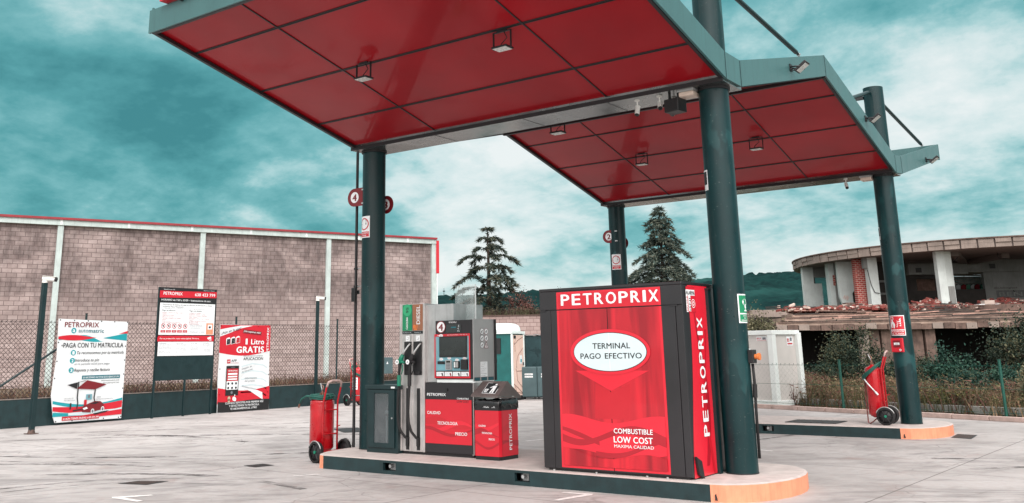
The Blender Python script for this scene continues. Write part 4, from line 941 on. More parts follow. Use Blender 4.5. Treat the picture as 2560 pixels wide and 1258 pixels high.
def mesh_panel(y0, y1, z0, z1, X, p, parent, mt, w=.0066, dirv=None, o=None):
    m = M(); H = z1-z0; P = (lambda y, z: (X, y, z)) if dirv is None else (lambda y, z: (o[0]+dirv[0]*y, o[1]+dirv[1]*y, z))
    vs = []; fs = []; c = y0-H
    k = 0
    while c < y1:
        for sgn in (1, -1):
            a, b = (c, z0), (c+H, z1)
            if sgn < 0: a, b = (c+H, z0), (c, z1)
            # clip in y
            pts = []
            for (ya, za), (yb, zb) in ((a, b),):
                lo, hi = min(ya, yb), max(ya, yb)
                if hi <= y0 or lo >= y1: continue
                fz = lambda y: za+(zb-za)*(y-ya)/(yb-ya)
                l, h = max(lo, y0), min(hi, y1); pts = [(l, fz(l)), (h, fz(h))]
            if pts:
                (ya, za), (yb, zb) = pts; n = len(vs)
                vs += [P(ya, za-w), P(ya, za+w), P(yb, zb+w), P(yb, zb-w)]; fs.append((n, n+1, n+2, n+3))
        c += p
    m.add(vs, fs, mt)
    n = int((y1-y0)/p)
    for i in range(n):                      # twisted tips
        y = y0+i*p; m.add([P(y-.012, z1), P(y+.012, z1), P(y+.003, z1+.03)], [(0, 1, 2)], mt)
    for z in (z0+.02, (z0+z1)/2, z1-.02): m.add([P(y0, z-.004), P(y1, z-.004), P(y1, z+.004), P(y0, z+.004)], [(0, 1, 2, 3)], mt)
    return m.build('mesh_panel', parent)
for a, b in zip(py[:-1], py[1:]): mesh_panel(a+.03, b-.03, .66, 2.46, -12.44, .11, ft, wire)
# ================================================================== BANNERS
def vinyl(name, c):
    t_ = NT(name); n = t_.noise(t_.co(scale=(1, 1, .8)), 1.8, 3, .5, .8); t_.col(t_.mix(t_.rng(n, .3, .7), dk(c, .92), c)); t_.rough(.4)
    t_.bump(n, .35, .10); return t_.m
vin = vinyl('white_vinyl', S(224, 228, 230))
def FX(X, y0=0): return Face((X, 0, 0), (0, 1, 0), (0, 0, 1), .0025)
def eyelets(m, F, pts):
    for a, b in pts: F.ell(m, a, b, .018, .018, 1, blackm, 8)
t = thing('banner', (-12.25, 2.6, 0), 'tall white banner with red and teal waves hung on the fence, the leftmost', 'banner')
F = FX(-12.24); m = M()
out = [(1.78, .06), (3.56, .06), (3.57, 2.47), (1.66, 2.52), (1.69, 1.6), (1.64, .9), (1.63, .70), (1.72, .2)]
n_ = len(out); m.add([F.P(a, b, -8) for a, b in out]+[F.P(a, b, 0) for a, b in out], [tuple(range(n_, 2*n_))]+[(i, (i+1) % n_, n_+(i+1) % n_, n_+i) for i in range(n_)], vin); m.build('sheet', t)
m = M()
F.band(m, 1.70, 3.55, lambda q: 2.0+.03*math.sin(q*9)-.02*q, lambda q: 2.03+.10*math.sin(max(0, q-.15)*8)*(q > .15)+.0*q, 1, tealp)
F.band(m, 2.9, 3.56, lambda q: 2.05-.06*q, lambda q: 2.06+.12*q, 2, tealp)
F.band(m, 1.68, 3.57, lambda q: 2.03-.04*math.sin(q*6)+.13*q*q, lambda q: 2.07+.055*math.sin(q*6.6+.4)+.13*q*q, 3, redp)
F.band(m, 1.68, 3.55, lambda q: .50-.14*math.sin(q*3.14), lambda q: .56-.12*math.sin(q*3.14)+.01, 1, tealp)
F.band(m, 1.69, 3.55, lambda q: .30+.02*q-.10*math.sin(q*3)+.03, lambda q: .43+.06*q-.05*math.sin(q*3.4), 2, redp)
F.band(m, 1.70, 3.55, lambda q: .20-.03*q, lambda q: .30-.16*q, 3, tealp); F.band(m, 2.1, 3.55, lambda q: .21-.06*q+.04*q*q, lambda q: .27+.04*q, 4, paleteal)
F.band(m, 2.2, 3.55, lambda q: .12+.04*q, lambda q: .17+.12*q, 5, redp)
F.rect(m, 1.945, 2.93, .098, .19, 6, redm); F.rect(m, 2.39, 3.44, 1.052, 1.145, 1, teald)
F.ell(m, 2.075, 2.235, .068, .068, 1, tealp, 24)
for k, b in enumerate((1.70, 1.51, 1.28)): F.ell(m, 2.11-.01*k, b, .068, .068, 1, tealp, 24)
# little forecourt picture
F.poly(m, [(2.017, .935), (2.29, .99), (2.27, .83)], 7, charcoal); F.line(m, [(2.05, .935), (2.31, .985), (2.5, 1.03)], .01, 8, inkblk)
F.line(m, [(2.31, 1.0), (2.30, .62), (2.325, .5), (2.31, .36)], .03, 7, inkblk); F.line(m, [(2.77, .80), (2.75, .6), (2.78, .5)], .03, 7, inkblk)
F.poly(m, [(2.27, .835), (2.76, .80), (3.07, .91), (2.53, 1.03)], 8, maroon)
F.rect(m, 2.53, 2.69, .56, .69, 8, tealpanel); F.rect(m, 2.49, 2.56, .42, .56, 8, redm); F.rect(m, 2.58, 2.64, .60, .67, 9, inkgrey); F.rect(m, 2.12, 2.16, .35, .5, 7, charcoal)
F.poly(m, [(2.2, .33), (2.5, .36), (2.52, .33), (2.22, .30)], 8, charcoal)
F.poly(m, [(2.42, .34), (2.48, .42), (2.62, .47), (2.78, .52), (2.93, .51), (3.02, .44), (3.03, .35), (2.9, .30), (2.7, .25), (2.46, .27)], 10, maroon)
F.poly(m, [(2.46, .36), (2.56, .39), (2.6, .35), (2.5, .32)], 11, white); F.poly(m, [(2.64, .46), (2.8, .50), (2.9, .49), (2.8, .45)], 11, inkblk)
for a, b in ((2.73, .28), (3.0, .32)): F.ell(m, a, b, .045, .06, 11, white, 20); F.ell(m, a, b, .03, .042, 12, inkgrey, 20)
F.poly(m, [(2.75, .22), (3.0, .26), (3.2, .28), (3.1, .24), (2.8, .19)], 9, inkblk)
m.build('print', t); m = M()
F.text(m, 'PETROPRIX', 1.825, 2.74, 2.322, .128, 4, maroon, .02); F.text(m, 'a', 2.045, 2.105, 2.20, .105, 3, white, .03)
F.text(m, 'auto', 2.20, 2.46, 2.195, .10, 4, teald, .0); F.text(m, 'matric', 2.475, 2.89, 2.19, .10, 4, teald, .02); F.text(m, '«', 1.775, 1.82, 1.86, .06, 3, inkblk, .01)
F.text(m, 'PAGA CON TU MATRICULA', 1.83, 3.47, 1.825, .12, 4, inkblk, .015)
for k, (s_, b) in enumerate((('1', 1.66), ('2', 1.47), ('3', 1.24))): F.text(m, s_, 2.085-.01*k, 2.135-.01*k, b, .08, 3, white, .04)
F.text(m, 'Te reconocemos por tu matrícula', 2.19, 3.49, 1.665, .075, 3, inkblk, .008, .2); F.text(m, 'Introduce tu pin', 2.17, 2.81, 1.485, .075, 3, inkblk, .008, .2)
F.text(m, 'en la pantalla táctil para pagar', 2.16, 3.13, 1.405, .05, 3, inkgrey, .0, .2); F.text(m, 'Reposta y recibe factura', 2.165, 3.13, 1.245, .075, 3, inkblk, .008, .2)
F.text(m, 'ES NECESARIO ACTIVAR ESTE SERVICIO EN :', 2.42, 3.42, 1.075, .045, 3, white, .01, .15); F.text(m, 'www.automatric.com', 2.92, 3.42, .995, .035, 3, inkblk, .005, .15); F.text(m, 'www.petroprix.com', 2.965, 3.42, .935, .035, 3, inkblk, .005, .15)
F.text(m, 'SI AÚN TIENES DUDAS: 638 423 799', 1.97, 2.91, .115, .045, 8, white, .015, .15)
F.text(m, 'LECTURA DE', 1.96, 2.2, .60, .025, 7, inkgrey, .0); F.text(m, 'MATRÍCULA', 1.96, 2.24, .55, .03, 7, inkgrey, .0); F.text(m, 'ÁREA', 2.82, 2.94, .60, .03, 7, inkgrey, .0); F.text(m, 'ESTACIONAMIENTO', 2.82, 3.28, .55, .025, 7, inkgrey, .0)
m.build('lettering', t)
m = M(); eyelets(m, F, [(1.70+.37*k, 2.49-.006*k) for k in range(6)]+[(3.54, 2.2-.35*k) for k in range(7)]+[(1.80+.42*k, .085) for k in range(5)]+[(1.70, 1.95), (1.70, 1.5), (1.68, 1.1)]); m.build('eyelet', t)
# second banner
t = thing('banner', (-12.25, 7.45, 0), 'red and white app banner with phone picture hung on the fence', 'banner')
m = M(); out = [(6.56, .0), (8.43, -.03), (8.42, .3), (8.38, 1.2), (8.39, 2.43), (6.52, 2.44), (6.55, 1.8), (6.53, .9)]; n_ = len(out)
m.add([F.P(a, b, -8) for a, b in out]+[F.P(a, b, 0) for a, b in out], [tuple(range(n_, 2*n_))]+[(i, (i+1) % n_, n_+(i+1) % n_, n_+i) for i in range(n_)], vin); m.build('sheet', t)
m = M()
F.band(m, 6.53, 8.385, lambda q: 1.65-.10*math.sin(q*3.3)+.02*q, lambda q: 2.43-.0*q, 1, redp)
F.poly(m, [(6.535, 2.10), (6.9, 2.21), (7.25, 2.33), (7.72, 2.415), (7.28, 2.415), (6.9, 2.36), (6.525, 2.30)], 2, vin)
F.poly(m, [(7.35, 2.20), (8.03, 2.14), (8.04, 2.24), (7.36, 2.31)], 3, maroon)
F.band(m, 6.54, 8.42, lambda q: .24+.05*math.sin(q*3), lambda q: .68-.10*math.sin(q*3.1)+(.0 if q < .7 else -.0), 1, redp)
F.band(m, 6.56, 8.42, lambda q: 0-.03*q+.01, lambda q: .30-.02*math.sin(q*6)-.0*q, 2, black)
F.poly(m, [(7.45, .63), (7.8, .63), (8.15, .50), (8.17, .30), (8.05, .36), (7.7, .55)], 3, vin)
for k in range(5): F.line(m, [(7.35, 1.25-.18*k), (7.75, 1.33-.2*k), (8.15, 1.28-.2*k), (8.3, 1.2-.2*k)], .035, 1, paleteal)
for k, c_ in enumerate((blackm, blackm, redm)):
    a = 6.76+.17*k; b = 1.86+.02*k; F.poly(m, [(a, b), (a+.15, b+.03), (a+.14, b+.19), (a+.10, b+.22), (a+.03, b+.20), (a-.01, b+.17)], 3, white); F.poly(m, [(a+.012, b+.012), (a+.138, b+.04), (a+.13, b+.18), (a+.02, b+.165)], 4, c_); F.line(m, [(a+.04, b+.13), (a+.11, b+.07)], .012, 5, inkgrey)
F.rect(m, 6.82, 6.94, 1.35, 1.46, 3, redm)
F.rect(m, 6.80, 7.25, .46, 1.28, 6, black); F.rect(m, 6.825, 7.225, .62, 1.20, 7, white); F.rect(m, 6.825, 7.225, .86, 1.20, 8, redm); F.rect(m, 6.86, 7.19, 1.03, 1.08, 9, white); F.rect(m, 6.86, 7.19, .96, 1.0, 9, white); F.rect(m, 6.86, 7.19, .89, .93, 9, white)
for i in range(3):
    for j in range(2): F.ell(m, 6.89+.135*i, .79-.12*j, .035, .035, 8, inkblk, 12)
F.ell(m, 7.02, .54, .04, .04, 7, inkgrey, 16); F.rect(m, 6.96, 7.1, 1.235, 1.25, 7, inkgrey)
F.ell(m, 6.93, .38, .05, .06, 9, mat('beige_print', S(190, 176, 150), .5), 16); F.rect(m, 6.895, 6.965, .27, .36, 9, MATS['beige_print']); F.ell(m, 7.1, .37, .05, .06, 9, white, 16); F.ell(m, 7.14, .35, .045, .055, 10, white, 16); F.ell(m, 7.13, .46, .015, .03, 9, white, 10)
m.build('print', t); m = M()
F.text(m, '¿Aún sin la app?', 6.58, 7.26, 2.16, .07, 4, inkblk, .01, .1, .22); F.text(m, '¡No esperes más!', 7.37, 8.0, 2.235, .055, 5, white, .015, .15, -.08)
F.text(m, '1', 7.46, 7.515, 1.88, .17, 5, white, .05); F.text(m, 'Litro', 7.66, 8.14, 1.88, .16, 5, white, .04); F.text(m, 'GRATIS', 7.14, 8.14, 1.645, .18, 5, white, .06)
F.text(m, 'DESCARGANDO NUESTRA', 7.40, 8.13, 1.535, .03, 3, inkgrey, .01); F.text(m, 'APLICACION', 7.40, 8.13, 1.43, .085, 3, inkblk, .015)
F.text(m, 'PETROPRIX', 1.64, 2.37, 8.325, .085, 5, white, .02, vert=True); F.text(m, 'APP', 6.97, 7.16, 1.39, .07, 3, inkblk, .01); F.text(m, 'PETROPRIX', 6.97, 7.24, 1.345, .025, 3, inkred, .0); F.text(m, 'APP', 6.835, 6.925, 1.385, .04, 4, white, .02)
F.text(m, 'PETROPRIX', 6.87, 7.19, 1.12, .045, 9, white, .02)
F.text(m, 'Gestión de', 7.35, 7.72, 1.16, .05, 4, inkgrey, .0, .1, .2); F.text(m, 'tu consumo.', 7.37, 7.76, 1.08, .05, 4, inkgrey, .0, .1, .2); F.text(m, 'Información', 7.48, 7.92, .90, .05, 4, inkgrey, .0, .1, .0); F.text(m, 'del precio.', 7.48, 7.86, .82, .05, 4, inkgrey, .0, .1, .0); F.text(m, 'Promociones.', 7.4, 7.92, .68, .05, 4, inkgrey, .0, .1, -.2)
F.text(m, 'CUANDO REPOSTES POR PRIMERA VEZ', 6.82, 8.2, .225, .055, 4, white, .015); F.text(m, 'Y DETECTEMOS TU MATRICULA,', 6.95, 8.05, .145, .055, 4, white, .015); F.text(m, 'TE ABONAREMOS EL LITRO', 7.0, 7.96, .065, .055, 4, white, .015)
m.build('lettering', t); m = M(); eyelets(m, F, [(6.56+.45*k, 2.40) for k in range(5)]+[(6.6, .04), (6.6, .5), (6.58, 1.2), (8.36, 1.0), (8.36, .5), (8.36, .05), (7.4, .02)]); m.build('eyelet', t)
# notice board
t = thing('notice_board', (-12.1, 5.3, 0), 'tall black, red and white notice board on three thin legs between the two banners', 'notice board')
m = M(); m.box(-12.13, -12.10, 4.37, 6.23, .95, 3.40, darkgreen); m.build('panel', t)
for y in (4.36, 5.32, 6.21):
    m = M(); m.box(-12.16, -12.11, y, y+.045, 0, 1.0 if y == 5.32 else 3.4, darkgreen); m.build('leg', t)
F = Face((-12.098, 0, 0), (0, 1, 0), (0, 0, 1), .0025); m = M()
F.rect(m, 4.37, 6.24, 1.57, 3.40, 0, black); F.rect(m, 4.375, 6.235, 3.19, 3.31, 1, redp); F.poly(m, [(4.375, 3.12), (6.235, 3.16), (6.235, 3.33), (4.375, 3.30)], 2, redp)
F.rect(m, 4.40, 6.20, 2.14, 2.985, 1, white); F.rect(m, 4.38, 6.21, 1.965, 2.115, 1, redp); F.rect(m, 4.41, 6.20, 1.59, 1.955, 1, white)
for k in range(5):
    a = 4.535+.175*k; F.ring(m, a, 2.37, .052, .068, 2, redm, 20); F.line(m, [(a-.04, 2.405), (a+.04, 2.335)], .014, 2, redm); F.rect(m, a-.015, a+.02, 2.35, 2.395, 2, inkblk); F.rect(m, a-.075, a+.075, 2.20, 2.265, 2, redp); F.rect(m, a-.05, a+.05, 2.238, 2.245, 3, paleteal); F.rect(m, a-.04, a+.04, 2.218, 2.225, 3, paleteal)
F.rect(m, 5.93, 6.17, 2.15, 2.46, 2, orange); F.rect(m, 5.98, 6.13, 2.29, 2.42, 3, white); F.ell(m, 6.05, 2.35, .04, .03, 4, inkblk, 12)
F.poly(m, [(5.98, 2.06), (6.10, 2.10), (6.13, 2.05), (6.02, 2.01)], 2, white); F.rect(m, 6.05, 6.13, 1.99, 2.01, 2, white); F.rect(m, 6.10, 6.12, 2.0, 2.05, 2, white)
m.build('print', t); m = M()
F.text(m, 'PETROPRIX', 4.485, 5.09, 3.20, .085, 3, white, .02); F.text(m, '638 423 799', 5.50, 6.18, 3.195, .085, 3, white, .02); F.text(m, 'Suministros 24', 4.49, 4.83, 3.335, .025, 3, white, .01); F.text(m, 'Atencion al cliente', 5.78, 6.15, 3.345, .025, 3, paleteal, .01)
F.text(m, 'HORARIO de 7:00 a 23:00 – Instrucciones de uso:', 4.43, 6.04, 3.045, .05, 3, white, .018)
F.text(m, 'Disponemos de sistema de pago en efectivo sin devolución y tarjeta', 4.48, 6.09, 2.925, .036, 2, inkblk, .008); F.text(m, 'aceptamos Visa y Mastercard.', 4.48, 5.15, 2.87, .036, 2, inkblk, .008)
F.text(m, 'Seleccione primero la forma de pago que desee y siga las instrucciones', 4.55, 5.85, 2.83, .02, 2, inkgrey, .0)
F.text(m, 'Pago en efectivo:', 4.48, 4.90, 2.77, .04, 2, inkblk, .01); F.text(m, 'Pago con tarjeta:', 5.35, 5.76, 2.77, .04, 2, inkblk, .01)
L1 = ['Dirígete al terminal de pago e inserta', 'billetes', 'Selecciona tu surtidor', 'Selecciona el producto', 'Descuelga la manguera para empezar', 'Reposta', 'Puedes repostar', 'Cuelga la manguera para terminar', 'Recoge tu recibo (Opcional)']
L2 = ['Dirígete al surtidor', 'Introduce tarjeta y retírala', 'Selecciona el importe deseado y', 'pulsa el botón', 'Descuelga la manguera para repostar', 'Reposta', 'Cuelga la manguera al terminar', 'Recoge tu recibo', 'Recibo (Opcional)']
for k in range(9):
    F.text(m, L1[k], 4.49, 4.49+.0175*len(L1[k]), 2.715-.037*k, .024, 2, inkred, .0); F.text(m, L2[k], 5.35, 5.35+.0195*len(L2[k]), 2.715-.037*k, .024, 2, inkred, .0)
F.text(m, 'Deja tu vehículo en', 5.40, 5.80, 2.39, .026, 2, inkgrey, .0); F.text(m, 'el punto de suministro', 5.40, 5.83, 2.35, .026, 2, inkgrey, .0); F.text(m, 'correctamente', 5.40, 5.72, 2.31, .026, 2, inkgrey, .0); F.text(m, 'Gracias por tu visita', 5.40, 5.86, 2.205, .04, 2, inkgrey, .0)
F.text(m, 'Por tu protección, zona videovigilada 24 horas.', 4.45, 5.72, 2.025, .04, 2, white, .015, .15)
for c_, (a, b) in enumerate(((4.45, 4.86), (4.98, 5.33), (5.44, 5.76), (5.84, 6.16))):
    F.text(m, ('Reclamaciones', 'Normas', 'Aviso legal', 'Contacto')[c_], a, a+.22, 1.91, .022, 2, inkblk, .01)
    for k in range(7):
        if (k+c_*2) % 5 == 4: continue
        F.text(m, ('existen hojas de reclamaciones', 'a disposición del consumidor', 'en esta instalación conforme', 'apagar el motor y las luces', 'no utilizar el teléfono móvil', 'precio incluido impuestos', 'servicio no atendido')[(k+c_) % 7], a, b-.02*((k*3+c_) % 4), 1.875-.034*k, .018, 2, inkgrey, .0)
m.build('lettering', t); m = M(); eyelets(m, F, [(4.40+.61*k, 3.38) for k in range(4)]+[(4.385, 3.0-.3*k) for k in range(5)]+[(6.22, 3.1-.3*k) for k in range(5)]); m.build('screw', t)
# ================================================================== CAMERA POSTS
for (x, y, lab, tilt) in ((-10.33, .18, 'tall dark green post with white camera at the far left of the picture', 0.16), (-12.25, 10.3, 'tall dark green post with white camera between the app banner and the near left column', 0.0)):
    t = thing('camera_post', (x, y, 0), lab, 'camera post', 'camera posts'); w = .05 if x > -11 else .04; tl = V((0, tilt*.0, 0))
    m = M(); m.box(x-w, x+w, y-w, y+w, 0, 3.22, darkgreen); m.build('post', t, bevel=.004)
    m = M(); m.box(x-.11, x+.11, y-.11, y+.11, 0, .015, iron); m.lathe((x, y, 0), (0, 0, 1), [(.014, .085), (.05, .075), (.09, .06)], iron, 10); m.build('base_plate', t)
    c = thing('security_camera', (x, y, 3.25), 'white bullet camera on top of the %s post' % ('leftmost' if x > -11 else 'second'), 'security camera', 'security cameras on posts')
    m = M(); m.cyl((x, y, 3.22), (x, y, 3.27), .06, camw, n=16); m.cyl((x, y, 3.26), (x, y, 3.33), .03, camw, n=12); m.build('mount', c)
    a = V((.75, .62, -.1)).normalized(); j = V((x, y, 3.315))
    m = M(); m.cyl(j-a*.05, j+a*.22, .052, camw, n=18); m.obox(j-a*.05+V((-.04, .04, .05)), a*.30, V((.08, -.08, 0)), (0, 0, .008), camw); m.build('body', c)
    m = M(); m.cyl(j+a*.22, j+a*.26, .05, black, n=18); m.build('lens', c)
# small service box behind fence
t = thing('meter_box', (-12.3, 13.6, .9), 'small grey green meter box with warning triangle hung on the fence', 'meter box')
m = M(); m.box(-12.36, -12.22, 13.35, 13.85, .88, 1.42, mat('box_grey', S(84, 104, 108), .5, var=.15)); m.build('box', t, bevel=.01)
F = FX(-12.219); m = M(); F.poly(m, [(13.52, 1.2), (13.62, 1.2), (13.57, 1.29)], 0, white); m.build('warning_sticker', t)
# ================================================================== BRICK HALL
def block_mat(name, cA, cB, mort, bw=.4, bh=.2, stain=1.0):
    t_ = NT(name); N = t_.N; L = t_.L
    sep = N.new('ShaderNodeSeparateXYZ'); cmb = N.new('ShaderNodeCombineXYZ'); L.new(t_.co(), sep.inputs[0]); L.new(sep.outputs[0], cmb.inputs[0]); L.new(sep.outputs[2], cmb.inputs[1])
    br = N.new('ShaderNodeTexBrick'); L.new(cmb.outputs[0], br.inputs[0]); br.offset = .5
    for k, v in (('Scale', 1), ('Brick Width', bw), ('Row Height', bh), ('Mortar Size', .012), ('Mortar Smooth', .2), ('Bias', 0)): br.inputs[k].default_value = v
    br.inputs['Color1'].default_value = (*cA, 1); br.inputs['Color2'].default_value = (*cB, 1); br.inputs['Mortar'].default_value = (*mort, 1)
    x = br.outputs[0]
    n1 = t_.noise(t_.co(scale=(.5, .5, .8)), .9, 6, .62, .4); s1 = t_.rng(n1, .33, .52)
    # run-off weathering grows under the coping, fades towards the foot
    hz = t_.rng(sep.outputs[2], 2.2, 4.6, 0, 1)
    st = t_.noise(t_.co(scale=(2.6, 2.6, .8)), 1.6, 7, .7); s2 = t_.rng(st, .36, .6, .5, 1)
    f = t_.mul(t_.mul(s1, s2), t_.mul(hz, .8*stain)); x = t_.mix(f, x, S(70, 60, 60))
    x = t_.mix(t_.mul(t_.rng(t_.noise(t_.co(), 3, 8, .7), .42, .68), .35), x, S(120, 100, 98))
    t_.col(x); t_.rough(.85); t_.bump(br.outputs[1], -.4, .012); return t_.m
blocks = block_mat('hall_blockwork', S(184, 168, 165), S(162, 146, 143), S(100, 86, 84))
hallc = mat('hall_concrete', S(190, 204, 202), .7, var=.2, scale=2, streak=.4)
hroot = thing('brick_hall', (0, 0, 0), 'large industrial hall of pinkish blockwork with white pillars behind the fence', 'building')
m = M(); m.box(-40, 19.05, 0, 25, -.2, 7.36, blocks); m.build('wall', hroot)
for s in (-38.1, -31.75, -25.4, -19.05, -12.8, -6.4, 0, 6.37, 12.87):
    m = M(); m.box(s-.12, s+.12, -.14, -.002, -.1, 7.36, hallc); p_ = m.build('pillar', hroot)
    m = M(); m.prism([(s-.3, -.2, .0), (s+.3, -.2, .0), (s+.12, -.2, .32), (s-.12, -.2, .32)], (0, .1, 0), hallc); m.box(s-.35, s+.35, -.25, -.0025, -.1, 0, hallc); m.build('footing', p_)
m = M(); m.box(18.92, 19.17, -.16, .1, -.1, 7.36, hallc); m.build('corner_pillar', hroot)
m = M(); m.box(-40, 19.2, -.20, .05, 7.36, 7.60, hallc); m.build('gutter', hroot)
m = M()
for k in range(-13, 7): m.box(k*2.9-.05, k*2.9+.05, -.215, -.20, 7.37, 7.60, whitep)
m.build('gutter_joint', hroot)
m = M(); m.box(-40, 19.2, -.28, .4, 7.60, 7.70, mat('red_flashing', S(150, 44, 52), .5, var=.25)); m.build('roof_flashing', hroot)
m = M(); m.add([(-40, .3, 7.64), (19.1, .3, 7.64), (19.1, 13, 8.0), (19.1, 25, 7.64), (-40, 25, 7.64), (-40, 13, 8.0)], [(0, 1, 2, 5), (5, 2, 3, 4)], MATS['red_flashing']); m.build('roof', hroot)
m = M(); m.box(19.17, 19.33, -.22, .2, 5.75, 7.55, redp); m.build('corner_cladding', hroot)
m = M(); m.box(19.18, 19.24, -.2, -.1, -.1, 5.75, whitep); m.build('downpipe', hroot)
hroot.location = (-30.15, 11.43, 0); hroot.rotation_euler = (0, 0, math.atan2(.929, .370))
# second lower blockwork wall
t = thing('rear_block_wall', (0, 0, 0), 'lower pinkish blockwork wall behind the portable toilet', 'wall')
m = M(); m.box(-1.5, 17, 0, .3, -.2, 3.35, block_mat('rear_blockwork', S(172, 152, 148), S(152, 131, 127), S(110, 88, 86), .36, .2, 0)); m.build('wall', t)
m = M(); m.box(-1.5, 17, -.04, .34, 3.35, 3.42, iron); m.build('coping', t)
t.location = (-21.6, 28.9, 0); t.rotation_euler = (0, 0, math.atan2(2.9, 3.8))
# ================================================================== PORTABLE TOILET
tg = mat('toilet_green', S(12, 92, 90), .4, var=.2); tb = mat('toilet_beige', S(226, 196, 182), .45, var=.1); tw = mat('toilet_white', S(224, 236, 234), .4, var=.08)
t = thing('portable_toilet', (0, 0, 0), 'green portable toilet with cream door and white domed roof behind the dispenser', 'portable toilet')
# local: front (door) faces +X ; corner K at origin; width along +Y ; body extends to -X
w, d = 1.10, 1.12
m = M(); m.box(-d+.03, -.03, .03, w-.03, .1, 2.12, tg); m.build('body', t)
m = M(); m.box(-d-.02, .02, -.02, w+.02, 0, .12, black); m.build('skid_base', t, bevel=.01)
for x, y in ((-.04, 0), (-.04, w-.06), (-d, 0), (-d, w-.06)):
    m = M(); m.box(x, x+.06, y, y+.06, .1, 2.15, tw); m.build('corner_post', t, bevel=.01)
m = M(); m.box(-.03, .005, .075, w-.075, .14, 2.08, tb); dr = m.build('door', t, bevel=.01)
m = M(); rl = mat('door_groove', S(150, 112, 100), .5)
for pts in ([(.3, 1.95), (.2, 1.75), (.55, 1.9), (.98, 2.0)], [(.98, 1.65), (.5, 1.4), (.36, 1.2), (.36, 1.0)], [(.3, .98), (.34, .9), (.98, .9)], [(.36, .9), (.42, .6), (.98, .30)], [(.12, .5), (.5, .35), (.98, .12)], [(.2, .47), (.3, .25), (.98, .16)], [(.25, 1.72), (.25, 1.52)]):
    m.tube([(.008, y, z+.02) for y, z in pts], .010, rl, 5)
m.build('groove', dr)
m = M(); m.box(.006, .014, .66, .86, 1.15, 1.42, white); m.box(.014, .016, .70, .82, 1.2, 1.3, tealp); m.build('sticker', dr)
m = M(); m.box(.006, .012, .15, .35, 1.96, 2.06, black); m.build('occupied_sign', dr); m = M(); m.box(.005, .03, .92, .97, 1.1, 1.2, black); m.build('latch', dr)
m = M(); m.box(-.95, -.4, -.0, .032, 1.48, 1.98, black); m.build('vent_window', t)
m = M(); m.box(-d-.03, .03, -.03, w+.03, 2.12, 2.20, tw)
vs = []; 
for j, (z, k) in enumerate(((2.20, .98), (2.32, .95), (2.40, .86), (2.45, .68), (2.47, .45))):
    for i in range(24):
        a = 2*math.pi*i/24; q = (abs(math.cos(a))**5+abs(math.sin(a))**5)**(-1/5); vs.append((-d/2+d/2*k*q*math.cos(a), w/2+w/2*k*q*math.sin(a), z))
m.add(vs, [(j*24+i, j*24+(i+1) % 24, (j+1)*24+(i+1) % 24, (j+1)*24+i) for j in range(4) for i in range(24)]+[tuple(96+i for i in range(24))], tw, True); m.build('roof', t)
t.location = (-7.9, 14.83, 0); t.rotation_euler = (0, 0, math.radians(13))
# gas lockers and shed
lk = mat('locker_grey', S(70, 92, 96), .45, .2, var=.2, streak=.2)
for k in range(2):
    t = thing('steel_locker', (-7.75+.41*k, 15.9+.3*k, 0), 'grey green steel locker with two white labels, the %s of the pair by the toilet' % ('left' if k == 0 else 'right'), 'locker', 'steel lockers beside the portable toilet')
    u = V((.80, .60, 0)); b = V((-.6, .8, 0)); o = V((-8.12, 15.62, .08))+u*.545*k
    m = M(); m.obox(o, u*.535, b*.6, (0, 0, .96), lk); m.build('body', t, bevel=.01); m = M(); m.obox(o-b*.012+u*.02+V((0, 0, .02)), u*.495, b*.012, (0, 0, .92), lk); dr = m.build('door', t, bevel=.006)
    m = M(); F = Face(o-b*.013, u, (0, 0, 1), .002)
    for zz in (.64, .72): F.rect(m, .13, .40, zz-.02, zz+.03, 1, white); F.text(m, ('NO FUMAR', 'PELIGRO')[zz > .7], .15, .38, zz-.008, .026, 2, inkblk, .0)
    if k: F.ell(m, .27, .36, .06, .06, 1, inkgrey, 16)
    m.build('label', dr); m = M()
    for q in (.04, .46): m.obox(o+u*q-V((0, 0, .08)), u*.04, b*.5, (0, 0, .08), blackm)
    m.build('leg', t)
t = thing('storage_shed', (-7.6, 17.4, 0), 'dark sheet metal shed with corrugated roof edge behind the lockers', 'shed')
u = V((.80, .60, 0)); b = V((-.6, .8, 0)); o = V((-8.92, 16.55, 0))
m = M(); m.obox(o+u*.32, u*3.2, b*1.6, (0, 0, 2.06), mat('shed_sheet', S(44, 70, 74), .3, .5, var=.35)); m.obox(o, u*.32, b*1.6, (0, 0, 2.06), black); m.build('wall', t)
m = M()
for k in range(16): q = o-b*.08+u*(.22*k)+V((0, 0, 2.08+.02*(k % 2))); m.obox(q, u*.12, b*1.8, (0, 0, .015), galv); m.obox(q+u*.12-V((0, 0, .02*(k % 2)-.0)), u*.10, b*1.8, (0, 0, .015), galv)
m.build('corrugated_roof', t)
t = thing('round_sign', tuple(o-b*.12+V((0, 0, 1.5))), 'dark red round sign with white letters half hidden behind the toilet', 'sign')
F = Face(o-b*.14, u, (0, 0, 1), .002); m = M(); F.ell(m, .02, 1.55, .10, .33, 0, maroon, 28); m.build('disc', t); m = M(); F.rect(m, .0, .08, 1.4, 1.44, 1, white); F.rect(m, .0, .07, 1.62, 1.66, 1, white); m.build('white_marks', t)
# ================================================================== WHITE CABIN
cw = mat('cabin_white', S(226, 232, 230), .4, var=.05); cg = mat('cabin_panel', S(200, 196, 192), .45, var=.06)
t = thing('white_site_cabin', (0, 0, 0), 'small white and grey site cabin standing beyond the nearest column', 'cabin')
